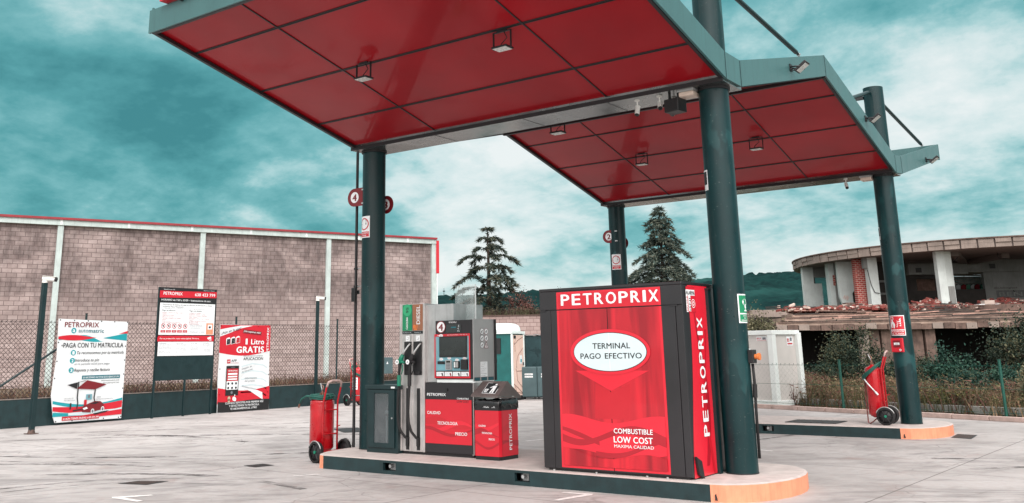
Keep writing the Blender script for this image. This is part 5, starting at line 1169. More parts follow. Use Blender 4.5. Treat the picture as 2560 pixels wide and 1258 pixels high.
# local corner at origin; e1=-X (left face, seen), e2=+Y
m = M(); m.box(-2.6, -.04, .04, 1.2, .12, 1.98, cg); m.build('body', t); m = M(); m.box(-2.62, .02, -.02, 1.25, 1.90, 2.02, cw); m.build('roof_frame', t, bevel=.01); m = M(); m.box(-2.62, .02, -.02, 1.25, 0, .14, cw); m.build('floor_frame', t, bevel=.01)
for x, y in ((-.16, -.01), (-.10, 1.08), (-2.6, -.01)):
    m = M(); m.box(x, x+.17, y, y+.17, .1, 1.95, cw); m.build('corner_post', t, bevel=.01)
m = M(); m.box(-1.62, -.86, 0, .038, .9, 1.78, cw); wn = m.build('window_frame', t)
m = M(); m.box(-1.52, -.96, -.006, 0, 1.0, 1.68, screenm); m.build('pane', wn)
m = M()
for k in range(4): m.box(-1.44+.13*k, -1.41+.13*k, -.03, -.01, .98, 1.70, cw)
m.build('bars', wn)
F = Face((0, .038, 0), (1, 0, 0), (0, 0, 1), .003); m = M(); F.rect(m, -.55, -.2, 1.74, 1.86, 1, white); F.text(m, 'BRUN', -.53, -.38, 1.78, .05, 2, redm, .02); F.rect(m, -.34, -.23, 1.77, 1.83, 2, inkgrey); F.rect(m, -.53, -.22, 1.75, 1.76, 2, redm)
m.build('sticker', t); F = Face((-.038, 0, 0), (0, 1, 0), (0, 0, 1), .003); m = M(); F.rect(m, .7, .98, 1.6, 1.85, 1, white); F.text(m, 'B', .73, .83, 1.7, .1, 2, redm, .02); F.rect(m, .86, .94, 1.72, 1.82, 2, inkgrey); F.rect(m, .73, .95, 1.63, 1.67, 2, redm); m.build('sticker', t)
t.location = (.66, 15.12, 0); t.rotation_euler = (0, 0, math.radians(-16))
# ================================================================== KERBS AND GREEN FENCE ON THE RIGHT
kb = mat('kerb_block', S(182, 160, 152), .85, var=.25, scale=6, bump=.3, bscale=30); kg = mat('kerb_grey', S(150, 150, 146), .85, var=.3, scale=6)
def kerbrun(p0, p1, n, mt, label, h):
    p0, p1 = V((*p0, 0)), V((*p1, 0)); d = (p1-p0)/n; nn = V((-d.y, d.x, 0)).normalized()*.14; t = thing('kerb', tuple(p0), label, 'kerb')
    m = M()
    for k in range(n): m.obox(p0+d*k+d*.012, d*.976, nn, (0, 0, h+.004*math.sin(k*5)), mt)
    m.build('kerb_stones', t, bevel=.01)
kerbrun((-6, 16.6), (14.0, 8.95), 26, kb, 'near row of pinkish kerb stones edging the forecourt on the right', .10)
kerbrun((-1.0, 16.9), (14.0, 10.4), 16, kg, 'farther row of grey kerb stones below the weeds on the right', .17)
t = thing('wire_fence', (4.5, 13.2, 0), 'low green wire mesh fence with thin posts in front of the weeds', 'fence')
P0 = V((-1.2, 15.4, 0)); P1 = V((14.3, 9.7, 0)); fgreen = mat('fence_green', S(10, 78, 66), .45, var=.2)
for q in (.0, .255, .5, .75, 1.0):
    p = P0.lerp(P1, q); m = M(); m.cyl(p, p+V((0, 0, 1.22)), .032, fgreen, n=10); m.cyl(p+V((0, 0, 1.22)), p+V((0, 0, 1.235)), .036, fgreen, n=10); m.build('post', t)
dv = (P1-P0).normalized(); mesh_panel(.0, (P1-P0).length, .1, 1.12, 0, .14, t, fgreen, .001, (dv.x, dv.y), (P0.x, P0.y))
t = thing('plastic_barrier', (7.6, 12.2, .2), 'scrap of red and white plastic netting lying on the far right kerb', 'barrier scrap')
m = M(); rr = random.Random(5); pts = [(7.1+.12*k, 12.35-.045*k) for k in range(14)]
for k in range(13): x, y = pts[k]; x1, y1 = pts[k+1]; m.add([(x, y, .18), (x1, y1, .18), (x1, y1, .25+rr.uniform(-.02, .03)), (x, y, .25+rr.uniform(-.02, .03))], [(0, 1, 2, 3)], redp if k % 3 else white)
m.build('netting', t)
# ================================================================== RUIN (local axes: x to the right, y away)
C0 = V((10.15, -10.93, 0)); RX = V((.801, .599, 0)); FY = V((-.599, .801, 0)); ROT = math.atan2(.599, .801)
def loc_(lat, d, z=0): return C0+RX*lat+FY*d+V((0, 0, z))
rc = mat('ruin_concrete', S(150, 136, 128), .9, var=.35, scale=1.1, bump=.3, bscale=6, streak=.6)
rs = mat('ruin_soffit', S(112, 102, 98), .9, var=.25, scale=.6, streak=.3)
rp = mat('ruin_plaster', S(200, 208, 206), .85, var=.16, scale=1.4, streak=.25)
rpg = mat('ruin_grey_plaster', S(132, 134, 132), .9, var=.25, scale=1.0, streak=.5)
rd = mat('ruin_shade_and_planks', S(58, 54, 52), .95, var=.5, scale=1.3, streak=.4)  # dim interior put into the wall colour; also used for dark planks
rb_ = mat('ruin_timber', S(176, 140, 128), .9, var=.5, scale=3, streak=.5)
rst = mat('ruin_stained', S(112, 92, 84), .95, var=.6, scale=2.2, bump=.4, bscale=8, streak=.9)
def redbrick():
    t_ = NT('ruin_red_brick'); N = t_.N; L = t_.L; sep = N.new('ShaderNodeSeparateXYZ'); cmb = N.new('ShaderNodeCombineXYZ'); L.new(t_.co(), sep.inputs[0]); L.new(sep.outputs[0], cmb.inputs[0]); L.new(sep.outputs[2], cmb.inputs[1])
    br = N.new('ShaderNodeTexBrick'); L.new(cmb.outputs[0], br.inputs[0])
    for k, v in (('Scale', 1), ('Brick Width', .24), ('Row Height', .105), ('Mortar Size', .016)): br.inputs[k].default_value = v
    br.inputs['Color1'].default_value = (*S(164, 56, 50), 1); br.inputs['Color2'].default_value = (*S(130, 44, 42), 1); br.inputs['Mortar'].default_value = (*S(180, 150, 140), 1)
    t_.col(br.outputs[0]); t_.rough(.9); return t_.m
rbr = redbrick()
OX, OY = 22, 48; cx, cy = 29.7-OX, 55.93-OY; RR = 10.69
ruin = thing('ruined_building', (0, 0, 0), 'derelict round concrete building with open upper floor and rubble terrace behind the weeds', 'ruin')
def disc(m, r, z0, z1, mt, n=96, mtop=None):
    vs = [(cx+r*math.cos(2*math.pi*i/n), cy+r*math.sin(2*math.pi*i/n), z) for z in (z0, z1) for i in range(n)]
    m.add(vs, [(i, (i+1) % n, n+(i+1) % n, n+i) for i in range(n)]+[tuple(range(n))[::-1], tuple(range(n, 2*n))], mt)
m = M(); disc(m, RR-.10, 6.17, 6.60, rs); m.build('roof_slab', ruin)
m = M(); rr = random.Random(11); n = 88
for i in range(n):
    a0, a1 = 2*math.pi*(i+.05)/n, 2*math.pi*(i+.95)/n
    for z0, z1, r in ((6.16, 6.38, RR-.02+rr.uniform(-.03, .03)), (6.385, 6.58, RR+rr.uniform(-.03, .02))):
        p = [(cx+q*math.cos(a), cy+q*math.sin(a)) for q, a in ((RR-.3, a0), (r, a0), (r, a1), (RR-.3, a1))]
        m.prism([(*x, z0) for x in p], (0, 0, z1-z0), rc)
m.build('edge_blocks', ruin)
m = M(); disc(m, RR+.05, 6.60, 6.66, rst); m.build('roof_lip', ruin)
m = M(); disc(m, 9.9, 2.9, 3.42, rst); m.build('upper_floor', ruin)
def wl(l0, l1, d, z0, z1, mt, name='wall', th=.25, skew=0):
    m = M(); m.obox((l0-OX, d-OY, z0), (l1-l0, skew, 0), (0, th, 0), (0, 0, z1-z0), mt); return m.build(name, ruin)
wl(19.33, 19.98, 57, 3.4, 6.17, rp); wl(19.98, 20.45, 57, 3.4, 5.2, rp); wl(19.98, 21.9, 57, 5.55, 6.17, rpg, 'lintel'); wl(19.98, 20.02, 56.9, 5.2, 5.55, rd, 'lintel', .1)
wl(19.99, 20.30, 54.5, 3.3, 6.17, rp, 'pillar', .5); wl(20.30, 20.5, 54.5, 3.3, 6.17, rpg, 'pillar', .45); wl(20.2, 20.34, 54.47, 4.9, 5.5, rbr, 'exposed_brick', .02)
# broken white wall with a hole
m = M(); z = lambda a, b: (a-OX, 53.5-OY, b)
m.prism([z(20.12, 5.2), z(20.12, 6.17), z(20.62, 6.17), z(20.62, 3.3), z(20.5, 3.25), z(20.42, 3.5), z(20.28, 3.75), z(20.14, 4.2)], (0, .2, 0), rp)
m.prism([z(20.622, 3.25), z(20.622, 6.17), z(21.15, 6.17), z(21.15, 4.7), z(21.05, 4.75), z(20.98, 4.55), z(20.86, 4.4), z(20.86, 3.25)], (0, .2, 0), rp); m.build('broken_wall', ruin)
wl(20.7, 21.3, 54.2, 3.2, 4.9, rpg, 'wall', .1)
m = M(); F = Face((20.86-OX, 54.19-OY, 3.3), (1, 0, 0), (0, 0, 1), .004); gg = mat('graffiti_teal', S(40, 110, 104), .8)
F.poly(m, [(0, .1), (.3, .3), (.34, .7), (.2, .9), (.05, .6)], 1, gg); F.line(m, [(0, .15), (.2, .1), (.34, .5), (.25, .8)], .05, 2, black); F.line(m, [(.1, .2), (.3, .25)], .06, 3, white); m.build('graffiti', ruin)
m = M(); F = Face((20.3-OX, 53.49-OY, 4.0), (1, 0, 0), (0, 0, 1), .004); gp = mat('graffiti_pink', S(214, 180, 168), .8); F.line(m, [(0, .1), (.12, .3), (.1, .05), (.25, .28), (.2, .0), (.34, .22)], .03, 0, gp); m.build('graffiti', ruin)
wl(20.5, 21.18, 51.9, 3.35, 6.17, rbr, 'brick_pillar', .4)
wl(20.75, 20.95, 51.25, 5.6, 6.17, rpg, 'pillar', .3); wl(20.95, 21.45, 51.2, 3.4, 6.17, rp, 'pillar', .5); m = M(); m.tube([(20.88-OX, 51.15-OY, 5.5), (21.0-OX, 51.15-OY, 4.7), (21.15-OX, 51.15-OY, 4.3), (21.4-OX, 51.15-OY, 4.25)], .02, black, 5); m.build('loose_cable', ruin)
wl(23.3, 23.72, 48.3, 3.45, 6.17, rp, 'pillar', .35, .02); wl(23.725, 24.15, 48.33, 3.45, 6.17, rp, 'pillar', .7, .15)
m = M(); m.obox((23.74-OX, 48.0-OY+.3, 3.45), (.30, 0, 0), (0, .02, 0), (0, 0, .95), rpg); m.build('bare_patch', ruin)
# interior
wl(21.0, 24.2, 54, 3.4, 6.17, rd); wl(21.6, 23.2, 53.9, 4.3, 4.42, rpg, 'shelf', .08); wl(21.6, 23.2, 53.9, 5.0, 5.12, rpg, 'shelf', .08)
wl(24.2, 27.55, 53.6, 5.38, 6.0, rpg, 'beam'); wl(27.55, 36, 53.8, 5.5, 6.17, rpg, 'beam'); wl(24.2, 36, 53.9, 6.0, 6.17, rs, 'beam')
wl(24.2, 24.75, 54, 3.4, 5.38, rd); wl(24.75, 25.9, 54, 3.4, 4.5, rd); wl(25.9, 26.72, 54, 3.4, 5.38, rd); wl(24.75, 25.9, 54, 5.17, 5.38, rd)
wl(25.7, 27.3, 56.5, 4.2, 5.6, rb_, 'timber_screen', .05)
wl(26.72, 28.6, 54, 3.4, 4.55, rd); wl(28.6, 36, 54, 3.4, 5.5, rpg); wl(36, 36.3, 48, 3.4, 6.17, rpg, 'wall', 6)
m = M()
for k in range(7): m.obox((27.7-OX, 56.8-OY, 4.95+.11*k), (2.8, 0, .05-.02*k), (0, .06, 0), (0, 0, .085), rb_)
m.build('timber_boards', ruin)
m = M(); F = Face((27.8-OX, 56.7-OY, 4.05), (1, 0, 0), (0, 0, 1), .004)
gr = mat('graffiti_red', S(176, 50, 60), .8); gt = mat('graffiti_green', S(110, 176, 150), .8)
F.rect(m, 0, 2.6, 0, .95, 0, rpg)
for k, (a, c_) in enumerate(((.25, gr), (.6, white), (.95, gr), (1.2, gt), (1.5, white), (1.75, gr), (2.1, gt))): F.poly(m, [(a-.16, .62), (a+.14, .60), (a+.18, .88), (a+.02, .95), (a-.14, .85)], 1+k % 3, c_); F.line(m, [(a-.16, .62), (a-.14, .85), (a+.02, .95)], .03, 5, black)
m.build('graffiti', ruin)
m = M()
for a, b in ((24.6, 5.5), (28.9, 5.68)): m.obox((a-OX, 53.58-OY+(.2 if a > 28 else 0), b), (.33, 0, 0), (0, .01, 0), (0, 0, .26), black)
m.obox((30.95-OX, 53.98-OY, 4.75), (.25, 0, 0), (0, .01, 0), (0, 0, .26), black); m.build('painted_hole', ruin)  # flat black plates painted as the shade inside holes
m = M(); F = Face((0-OX, 53.99-OY, 0), (1, 0, 0), (0, 0, 1), .004); F.rect(m, 29.18, 31.6, 4.05, 4.45, 0, mat('graffiti_grey', S(104, 106, 106), .9, var=.2))
for k in range(6): F.line(m, [(29.18+.4*k, 4.05), (29.18+.4*k, 4.45)], .02, 1, rpg)
F.text(m, 'BEN', 29.35, 30.65, 4.13, .24, 2, rpg, .01); F.text(m, '@Uxmmgland', 29.1, 30.4, 4.55, .10, 1, MATS['ruin_shade_and_planks'], .0); m.build('graffiti', ruin)
m = M(); rr = random.Random(2)
for k in range(7): x = 24.5-OX+rr.uniform(0, 8); y = rr.uniform(1, 4.5); m.tube([(x, y, 6.16), (x+rr.uniform(-.1, .1), y, 5.9), (x+rr.uniform(-.6, .6), y, 5.85+rr.uniform(-.3, .1))], .018, black, 5)
m.build('loose_cable', ruin)
# ceiling beams
m = M(); m.obox((24.15-OX, 48.6-OY, 5.95), (.5, 0, 0), (3.2, 5.4, 0), (0, 0, .22), rs); m.obox((27.6-OX, 50-OY, 5.93), (.4, 0, 0), (0, 3.8, 0), (0, 0, .24), rs); m.build('ceiling_beam', ruin)
# terrace: stepped, sloping, rubble strewn
rt_ = mat('ruin_terrace', S(158, 136, 124), .95, var=.6, scale=1.6, bump=.6, bscale=5)
m = M(); rr = random.Random(4)
steps = [(43.0, 2.62), (44.6, 2.86), (46.2, 3.08), (47.6, 3.26), (49.4, 3.42)]
for k, ((d0, z0), (d1, z1)) in enumerate(zip(steps[:-1], steps[1:])):
    l0 = 13.2+.9*k; m.obox((l0-OX, d0-OY, z0-.16), (30, 0, 0), (0, d1-d0+.3, 0), (0, 0, .16), rt_); m.obox((l0-OX+.1, d0-OY-.03, z0-.05), (30, 0, 0), (0, .03, .0), (0, 0, .06), rst)
    m.obox((l0-OX+1, d0-OY+.8, z0+.003), (24, 0, .05), (0, .10, 0), (0, 0, .05), rd)
m.obox((14-OX, 44-OY, 2.3), (29, 0, 0), (0, 5.5, 0), (0, 0, .35), rd)
m.build('terrace', ruin)
m = M()
for k in range(46):
    d = rr.uniform(43.1, 48.2); l = rr.uniform(14, 30); zz = 2.66+(d-43)*.155; a = rr.uniform(-.25, .25); L2 = rr.uniform(.5, 3.2)
    m.obox((l-OX, d-OY, zz+rr.uniform(0, .06)), (L2, L2*a, rr.uniform(-.08, .08)), (0, .09, 0), (0, 0, .05), (rd, rst, rb_)[rr.randint(0, 2)])
m.build('fallen_plank', ruin)
m = M()
for i in range(60):
    a = 13.2+.5*i; m.obox((a-OX, 42.98-OY+rr.uniform(-.03, .03), 2.24+rr.uniform(-.03, .03)), (.47, 0, 0), (0, .3, 0), (0, 0, .26), rst if rr.random() < .8 else rc)
m.build('fascia_blocks', ruin)
wl(13.6, 13.95, 43.3, 0, 2.3, rpg, 'pillar'); wl(14.0, 14.9, 45.2, 0, 2.3, rbr, 'wall'); wl(13.5, 43, 48, 0, 3.0, mat('ruin_painted_dark', S(36, 31, 30), 1), 'dark_backdrop')  # near-black sheet stands in for the shade inside the lower storey
for k, l in enumerate((17.0, 17.5, 18.0, 18.5, 19.0, 19.45)): wl(l, l+.42, 43.35+.05*(k % 2), 0, 2.26, rst if k % 3 else rc, 'wall_section')
wl(19.95, 20.4, 43.3, 0, 2.28, rst, 'pillar'); wl(24.6, 28, 43.4, 0, 2.26, rst, 'wall_section')
# low brick parapet at left
wl(14.2, 19.3, 50.5, 3.0, 3.45, rc, 'parapet'); wl(19.2, 19.7, 50.3, 2.9, 3.75, rst, 'parapet', .5)
ruin.location = tuple(loc_(OX, OY)); ruin.rotation_euler = (0, 0, ROT)
# rubble
rub = [mat('rubble_red', S(128, 64, 58), .95, var=.4), mat('rubble_brown', S(92, 72, 66), .95, var=.4), mat('rubble_pale', S(196, 178, 168), .95, var=.3)]
rr = random.Random(8); m = M()
for i in range(3600):
    l = rr.uniform(15.2, 32); d = rr.gauss(48.6 if l > 20 else 47.6, .6); zt = 3.3+.0*(d-48)+.42*math.exp(-((d-48.8)/.6)**2)*(.6+.4*math.sin(l*1.7))*(1 if l > 20.5 else .5); s = rr.uniform(.07, .30)
    p = loc_(l, min(max(d, 46.5), 49.6), zt+rr.uniform(-.1, .02)); a = rr.uniform(0, 3.14); u = V((math.cos(a), math.sin(a), rr.uniform(-.4, .4)))*s; v = V((-math.sin(a), math.cos(a), rr.uniform(-.3, .3)))*s*.6
    m.obox(p, u, v, (0, 0, s*.35), rub[0] if rr.random() < .62 else rub[rr.randint(1, 2)])
p = loc_(24.9, 47.8, 3.35); m.obox(p, RX*1.0, FY*.5, (0, 0, .12), white); m.obox(p+RX*.3, RX*.5, FY*.4, (0, 0, .3), rub[2])
tag(m.build('rubble'), 'heap of broken red brick and concrete rubble on the terrace of the ruin', 'rubble', kind='stuff')
# ================================================================== VEGETATION
RNG = np.random.default_rng(5)
def leaf_mat(name, c, var=.45):
    t_ = NT(name); n = t_.noise(t_.co(), 2.2, 4, .6); x = t_.mix(t_.rng(n, .3, .7), dk(c, 1-var), dk(c, 1+var)); t_.col(x); t_.rough(.65); t_.b.inputs['Specular IOR Level'].default_value = .3
    t_.b.inputs['Subsurface Weight'].default_value = 0; return t_.m
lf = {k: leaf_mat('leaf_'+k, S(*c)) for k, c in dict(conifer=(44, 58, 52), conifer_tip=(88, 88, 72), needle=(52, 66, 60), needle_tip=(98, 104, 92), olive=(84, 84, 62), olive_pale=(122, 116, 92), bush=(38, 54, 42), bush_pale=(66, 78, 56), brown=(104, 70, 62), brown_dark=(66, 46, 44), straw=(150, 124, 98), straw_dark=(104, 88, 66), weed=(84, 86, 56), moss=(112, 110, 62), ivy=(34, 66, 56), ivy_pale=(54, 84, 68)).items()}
bark = mat('bark', S(72, 58, 50), .95, var=.4, bump=.5, bscale=20)
def raw(name, verts, faces, mi, mats, parent=None, org=(0, 0, 0)):
    me = bpy.data.meshes.new(name); verts = np.asarray(verts, float)-np.array(org); faces = np.asarray(faces)
    k = faces.shape[1]; me.vertices.add(len(verts)); me.vertices.foreach_set('co', verts.ravel())
    me.loops.add(faces.size); me.loops.foreach_set('vertex_index', faces.ravel().astype(np.int32)); me.polygons.add(len(faces))
    me.polygons.foreach_set('loop_start', np.arange(0, faces.size, k, dtype=np.int32))
    me.polygons.foreach_set('material_index', np.asarray(mi, np.int32))
    for q in mats: me.materials.append(q)
    me.update(calc_edges=True); ob = bpy.data.objects.new(name, me); SC.collection.objects.link(ob)
    if parent: ob.parent = parent
    return ob
def slivers(P, D, w, tw=None):
    """triangle blades: base P, direction vector D, half width w"""
    n = len(P); side = np.cross(D, RNG.normal(size=(n, 3))); side /= np.linalg.norm(side, axis=1)[:, None]+1e-9; side *= np.asarray(w).reshape(-1, 1)
    v = np.stack([P-side, P+side, P+D], 1).reshape(-1, 3); return v, np.arange(3*n).reshape(-1, 3)
def leaves(P, s):
    n = len(P); a = RNG.normal(size=(n, 3)); a /= np.linalg.norm(a, axis=1)[:, None]; b = np.cross(a, RNG.normal(size=(n, 3))); b /= np.linalg.norm(b, axis=1)[:, None]
    s = np.asarray(s).reshape(-1, 1); v = np.stack([P-a*s, P+b*s*.55, P+a*s, P-b*s*.55], 1).reshape(-1, 3); return v, np.arange(4*n).reshape(-1, 4)
def conifer(name, pos, H, z0, rad, tiers, per, label, mats, droop, seed, tw=.34, dens=1.0, up=.12):
    global RNG; RNG = np.random.default_rng(seed); t = thing(name, pos, label, 'tree'); ORG[t.name] = (0, 0, 0)
    m = M(); m.tube([(0, 0, -.1), (.05, .02, H*.4), (0, .05, H*.75), (0, 0, H)], [.22, .17, .09, .02], bark, 8); m.build('trunk', t)
    VS = []; FS = []; MI = []; off = 0; br = M()
    for k in range(tiers):
        f = k/(tiers-1); z = z0+(H-z0-.15)*f+RNG.uniform(-.08, .08); R0 = rad(f)
        nb = max(4, int(per*(1-.45*f)))
        for j in range(nb):
            a = 2*math.pi*(j+RNG.uniform(-.35, .35))/nb+k*1.3; R = R0*RNG.uniform(.55, 1.22); seg = 9; pts = []
            for i in range(seg+1): q = i/seg; pts.append((R*q*math.cos(a), R*q*math.sin(a), z+up*R*math.sin(q*2.6)-droop*R*q*q+.0))
            br.tube(pts[:8], [.03*(1-.1*i)*(1-.5*f) for i in range(8)], bark, 4)
            pts = np.array(pts); n = int(R*46*dens)+8; q = np.sqrt(RNG.uniform(.02, 1, n)); idx = q*seg; i0 = np.minimum(idx.astype(int), seg-1); fr = (idx-i0)[:, None]
            P = pts[i0]*(1-fr)+pts[i0+1]*fr
            lat = RNG.uniform(-1, 1, n)*(.08+.20*R*q*(1.12-q)*1.3); P = P+np.stack([-np.sin(a)*lat, np.cos(a)*lat, -.16*np.abs(lat)+RNG.uniform(-.05, .04, n)], 1)
            D = np.stack([np.cos(a)*RNG.uniform(.1, .9, n)-np.sin(a)*np.sign(lat)*RNG.uniform(0, .8, n), np.sin(a)*RNG.uniform(.1, .9, n)+np.cos(a)*np.sign(lat)*RNG.uniform(0, .8, n), RNG.uniform(-1.0, .15, n)*(.4+droop)], 1)
            D = D/np.linalg.norm(D, axis=1)[:, None]*(tw*RNG.uniform(.5, 1.1, n))[:, None]
            for rep in range(2):
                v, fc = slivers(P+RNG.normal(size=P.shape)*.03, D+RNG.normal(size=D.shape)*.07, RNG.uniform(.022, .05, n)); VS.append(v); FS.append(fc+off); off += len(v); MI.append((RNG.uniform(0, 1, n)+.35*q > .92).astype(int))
    n = 60; P = np.stack([RNG.normal(0, .04, n), RNG.normal(0, .04, n), RNG.uniform(H-.9, H, n)], 1); D = np.stack([RNG.normal(0, .13, n), RNG.normal(0, .13, n), RNG.uniform(.0, .22, n)], 1)
    v, fc = slivers(P, D, RNG.uniform(.02, .04, n)); VS.append(v); FS.append(fc+off); MI.append(np.zeros(n))
    br.build('limbs', t); raw('crown', np.concatenate(VS), np.concatenate(FS), np.concatenate(MI), mats, t); t.location = pos; return t
def rad_cedar(f):
    xs = [0, .12, .25, .36, .47, .58, .70, .82, .92, 1]; ys = [3.2, 2.5, 2.1, 1.9, 2.5, 2.0, 1.75, 1.25, .85, .25]; return float(np.interp(f, xs, ys))*(1.0 if True else 1)
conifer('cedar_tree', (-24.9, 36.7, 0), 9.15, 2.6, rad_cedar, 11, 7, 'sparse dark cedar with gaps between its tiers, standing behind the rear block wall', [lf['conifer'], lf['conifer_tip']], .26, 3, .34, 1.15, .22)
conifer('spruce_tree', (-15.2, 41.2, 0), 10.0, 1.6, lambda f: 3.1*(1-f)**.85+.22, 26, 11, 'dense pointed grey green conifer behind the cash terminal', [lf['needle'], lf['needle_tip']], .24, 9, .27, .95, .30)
def bush(name, pos, rx, ry, rz, n, s, mats, label, cat='bush', seed=1, clumps=26, trunk=True, frac=.35):
    global RNG; RNG = np.random.default_rng(seed); t = thing(name, pos, label, cat); ORG[t.name] = (0, 0, 0)
    c = RNG.normal(size=(clumps, 3)); c /= np.linalg.norm(c, axis=1)[:, None]; c *= RNG.uniform(.25, 1, clumps)[:, None]**.6; c[:, 2] = np.abs(c[:, 2])*1.0-.1
    c = c*np.array([rx, ry, rz])*.8; k = RNG.integers(0, clumps, n); r = RNG.normal(size=(n, 3)); r = r/np.linalg.norm(r, axis=1)[:, None]*(np.abs(RNG.normal(0, .55, n)).clip(0, 1.25))[:, None]*np.array([rx, ry, rz*.8])*.34
    P = c[k]+r; P[:, 2] = np.maximum(P[:, 2], .02)+.15*rz; v, fc = leaves(P, RNG.uniform(.5, 1.3, n)*s); mi = ((RNG.uniform(0, 1, n)+.25*(k % 3-1)) > 1-frac).astype(int)
    raw('foliage', v, fc, mi, mats, t)
    m = M()
    for i in range(min(clumps, 12)): m.tube([(0, 0, -.05), tuple(c[i]*.5+np.array([0, 0, .1*rz])), tuple(c[i]+np.array([0, 0, .15*rz]))], [.035, .022, .008], bark, 5)
    m.build('stems', t); t.location = pos; return t
B2 = lambda *k: [lf[x] for x in k]
bush('shrub', (-21.9, 36.3, 2.2), 1.6, 1.4, 3.2, 9880, 0.059, B2('brown', 'brown_dark'), 'reddish brown shrub showing above the rear block wall right of the cedar', seed=2, frac=.5)
bush('shrub', (-24.2, 33.6, 2.2), 2.6, 1.2, 1.6, 7980, 0.056, B2('conifer', 'olive'), 'dark shrub at the foot of the cedar above the rear block wall', seed=21)
bush('shrub', (-21.6, 40.0, 1.5), .6, .6, 4.2, 1710, 0.049, B2('bush', 'bush_pale'), 'thin wispy treetop showing above the left corner of the cash terminal', seed=22, clumps=12)
bush('olive_bush', (-5.9, 31.4, 0), 1.9, 1.9, 3.4, 15200, 0.052, B2('olive', 'olive_pale'), 'grey olive green bush behind the white cabin', seed=4, clumps=40, frac=.45)
bush('bush', (.55, 23.2, 0), 1.35, 1.2, 2.5, 17100, 0.035, B2('bush', 'olive'), 'tall twiggy bush in front of the left dark opening of the ruin', seed=5, clumps=40, frac=.3)
bush('bush', (2.0, 22.0, 0), 1.1, 1.0, 1.35, 11400, 0.035, B2('bush', 'olive'), 'lower green bush left of the far right column', seed=6)
bush('climbing_bush', (4.2, 20.0, 0), 1.0, .9, 1.75, 9880, 0.042, B2('ivy', 'ivy_pale'), 'dark green climbing bush with big leaves right of the far right column', seed=7, clumps=30)
bush('climbing_bush', (5.6, 19.6, 0), 1.4, .9, .95, 11400, 0.038, B2('ivy', 'ivy_pale'), 'low spreading dark green bush below the right dark opening of the ruin', seed=17, clumps=34, frac=.25)
bush('bush', (6.0, 24.4, 0), 2.1, 1.6, 3.3, 20900, 0.042, B2('bush', 'olive'), 'big dark bush at the right edge of the picture in front of the ruin', seed=8, clumps=46, frac=.3)
bush('bush', (8.6, 23.0, 0), 1.8, 1.5, 2.3, 11400, 0.042, B2('bush', 'olive'), 'dark bush at the extreme right beyond the big one', seed=18, clumps=30, frac=.3)
bush('moss_bush', (5.15, 14.9, 0), .95, .7, .62, 13300, 0.025, B2('moss', 'weed'), 'low yellow green mounded bush behind the green wire fence', seed=9, clumps=30, frac=.4)
bush('flowering_weed', (6.9, 14.2, 0), .55, .5, 1.15, 4180, 0.025, B2('olive', 'olive_pale'), 'tall pale flowering weed beside the right fence post', seed=10, clumps=20, frac=.6)
bush('flowering_weed', (3.4, 15.6, 0), .6, .5, .85, 4940, 0.025, B2('straw', 'olive'), 'straw coloured weed clump right of the far right column base', seed=12, clumps=20, frac=.5)
bush('bush', (-.9, 25.0, 0), 1.3, 1.0, 1.1, 11000, .036, B2('bush', 'bush_pale'), 'low dark green bush between the white cabin and the twiggy bush', seed=41, clumps=34, frac=.25)
bush('bush', (2.9, 24.4, 0), 1.2, 1.0, 1.5, 11000, .036, B2('bush', 'bush_pale'), 'dark green bush behind the far right column', seed=42, clumps=34, frac=.25)
bush('bush', (4.9, 17.4, 0), 1.0, .8, .9, 9000, .034, B2('ivy', 'bush_pale'), 'rounded dark green bush just behind the mounded yellow green one', seed=43, clumps=30, frac=.25)
# weeds: uncountable
def field(name, poly, n, hmin, hmax, w, mats, label, cat, seed, zf=lambda x, y: 0, heads=0):
    global RNG; RNG = np.random.default_rng(seed); (ax, ay), (bx, by), (cx_, cy_), (dx, dy) = poly
    u, v = RNG.uniform(0, 1, n), RNG.uniform(0, 1, n); X = (ax*(1-u)+bx*u)*(1-v)+(dx*(1-u)+cx_*u)*v; Y = (ay*(1-u)+by*u)*(1-v)+(dy*(1-u)+cy_*u)*v
    pat = np.array([mnoise.noise(V((x*.5, y*.5, seed))) for x, y in zip(X, Y)]); h = (hmin+(hmax-hmin)*RNG.uniform(0, 1, n)**1.4)*(1+.5*pat)
    P = np.stack([X, Y, np.array([zf(x, y) for x, y in zip(X, Y)])-.03], 1); D = np.stack([RNG.normal(0, .22, n)*h, RNG.normal(0, .22, n)*h, h], 1)
    a, f = slivers(P, D, RNG.uniform(.5, 1.3, n)*w); mi = np.clip(((pat+1)*.5*len(mats)+RNG.normal(0, .8, n)).astype(int), 0, len(mats)-1)
    # side leaflets
    q = RNG.uniform(.3, 1, n)[:, None]; P2_ = P+D*q; D2 = np.stack([RNG.normal(0, .5, n), RNG.normal(0, .5, n), RNG.uniform(-.2, .6, n)], 1)*(h*.28)[:, None]; b, g = slivers(P2_, D2, RNG.uniform(.6, 1.4, n)*w)
    q = RNG.uniform(.5, 1, n)[:, None]; P3_ = P+D*q; D3 = np.stack([RNG.normal(0, .5, n), RNG.normal(0, .5, n), RNG.uniform(-.1, .6, n)], 1)*(h*.18)[:, None]; c, g2 = slivers(P3_, D3, RNG.uniform(.8, 1.8, n)*w)
    ob = raw(name, np.concatenate([a, b, c]), np.concatenate([f, g+len(a), g2+len(a)+len(b)]), np.concatenate([mi, mi, (mi+1) % len(mats)]), mats); tag(ob, label, cat, kind='stuff'); return ob
field('weeds', [(-1.2, 16.6), (10.5, 11.9), (14, 26), (-3, 31)], 52000, .20, .72, .013, B2('straw_dark', 'straw', 'weed', 'straw_dark', 'brown', 'olive'), 'tall dry brown and green weeds filling the plot in front of the ruin', 'weeds', 31)
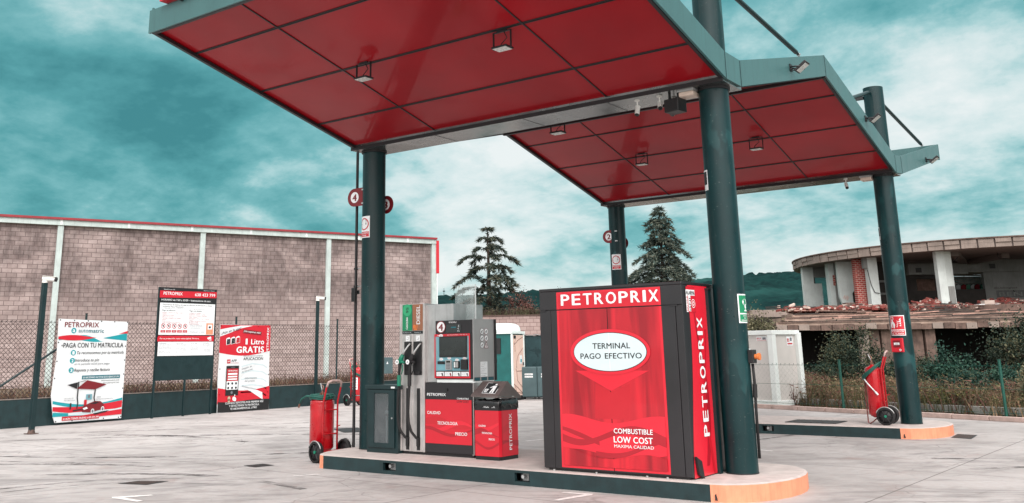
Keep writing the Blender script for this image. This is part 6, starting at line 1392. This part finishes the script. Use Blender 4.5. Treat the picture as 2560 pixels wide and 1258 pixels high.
field('dry_weeds', [(-12.7, -8), (-12.7, 21), (-17, 21), (-17, -8)], 9000, .06, .42, .012, B2('brown', 'straw_dark', 'brown_dark'), 'dry brown weeds along the strip behind the low green wall', 'weeds', 32, zf=lambda x, y: .56)
field('wall_top_creeper', [(-22.6, 28.6), (-10.5, 37.8), (-10.7, 38.0), (-22.8, 28.8)], 5000, .05, .4, .02, B2('brown_dark', 'olive'), 'dry creeper trailing along the top of the rear block wall', 'creeper', 33, zf=lambda x, y: 3.42)
# ================================================================== HILLS
def hills():
    t_ = NT('forested_hill'); co = t_.co(); a = t_.noise(co, .006, 5, .6, .5); b = t_.noise(t_.co(scale=(1, 1, 1)), .06, 8, .72)
    x = t_.mix(t_.rng(b, .35, .65), S(5, 28, 30), S(16, 52, 50)); x = t_.mix(t_.rng(a, .55, .66, 0, .6), x, S(40, 84, 80)); t_.col(x); t_.rough(1); t_.b.inputs['Specular IOR Level'].default_value = .05
    NL, ND = 560, 60; rr = np.random.default_rng(3); vs = []
    lat = np.linspace(-420, 900, NL); dd = np.concatenate([np.linspace(240, 640, 34), np.linspace(650, 760, 20), np.linspace(790, 1200, 6)])
    Hx = np.interp(lat, [-420, -60, -20, 0, 30, 60, 140, 200, 235, 280, 400, 900], [36, 36, 37, 38, 40, 39, 46, 49.5, 51.5, 47, 40, 44])
    for j, d in enumerate(dd):
        f = min(1, max(0, (d-240)/460)); f = f*f*(3-2*f)
        if d > 700: f = 1-.35*(d-700)/500
        for i, l in enumerate(lat):
            h = Hx[i]*f+3*mnoise.noise(V((l*.012, d*.012, 0)))*f+rr.uniform(-.8, 1.9)*f+2.2*abs(mnoise.noise(V((l*.11, d*.1, 5))))*f
            p = loc_(l, d, h-.3); vs.append(tuple(p))
    F_ = [(j*NL+i, j*NL+i+1, (j+1)*NL+i+1, (j+1)*NL+i) for j in range(len(dd)-1) for i in range(NL-1)]
    o = raw('hills', vs, F_, np.zeros(len(F_)), [t_.m]); o['kind'] = 'structure'
hills()
t = thing('radio_mast', tuple(loc_(-27, 690, 38)), 'tiny lattice radio mast on the wooded ridge left of the cedar', 'mast')
m = M(); p = loc_(-27, 690, 37); m.cyl(p, p+V((0, 0, 9)), .35, darkgreen, .12, n=6); m.box(p.x-.8, p.x+.8, p.y-.3, p.y+.3, p.z+6.5, p.z+7.2, darkgreen); m.build('tower', t)
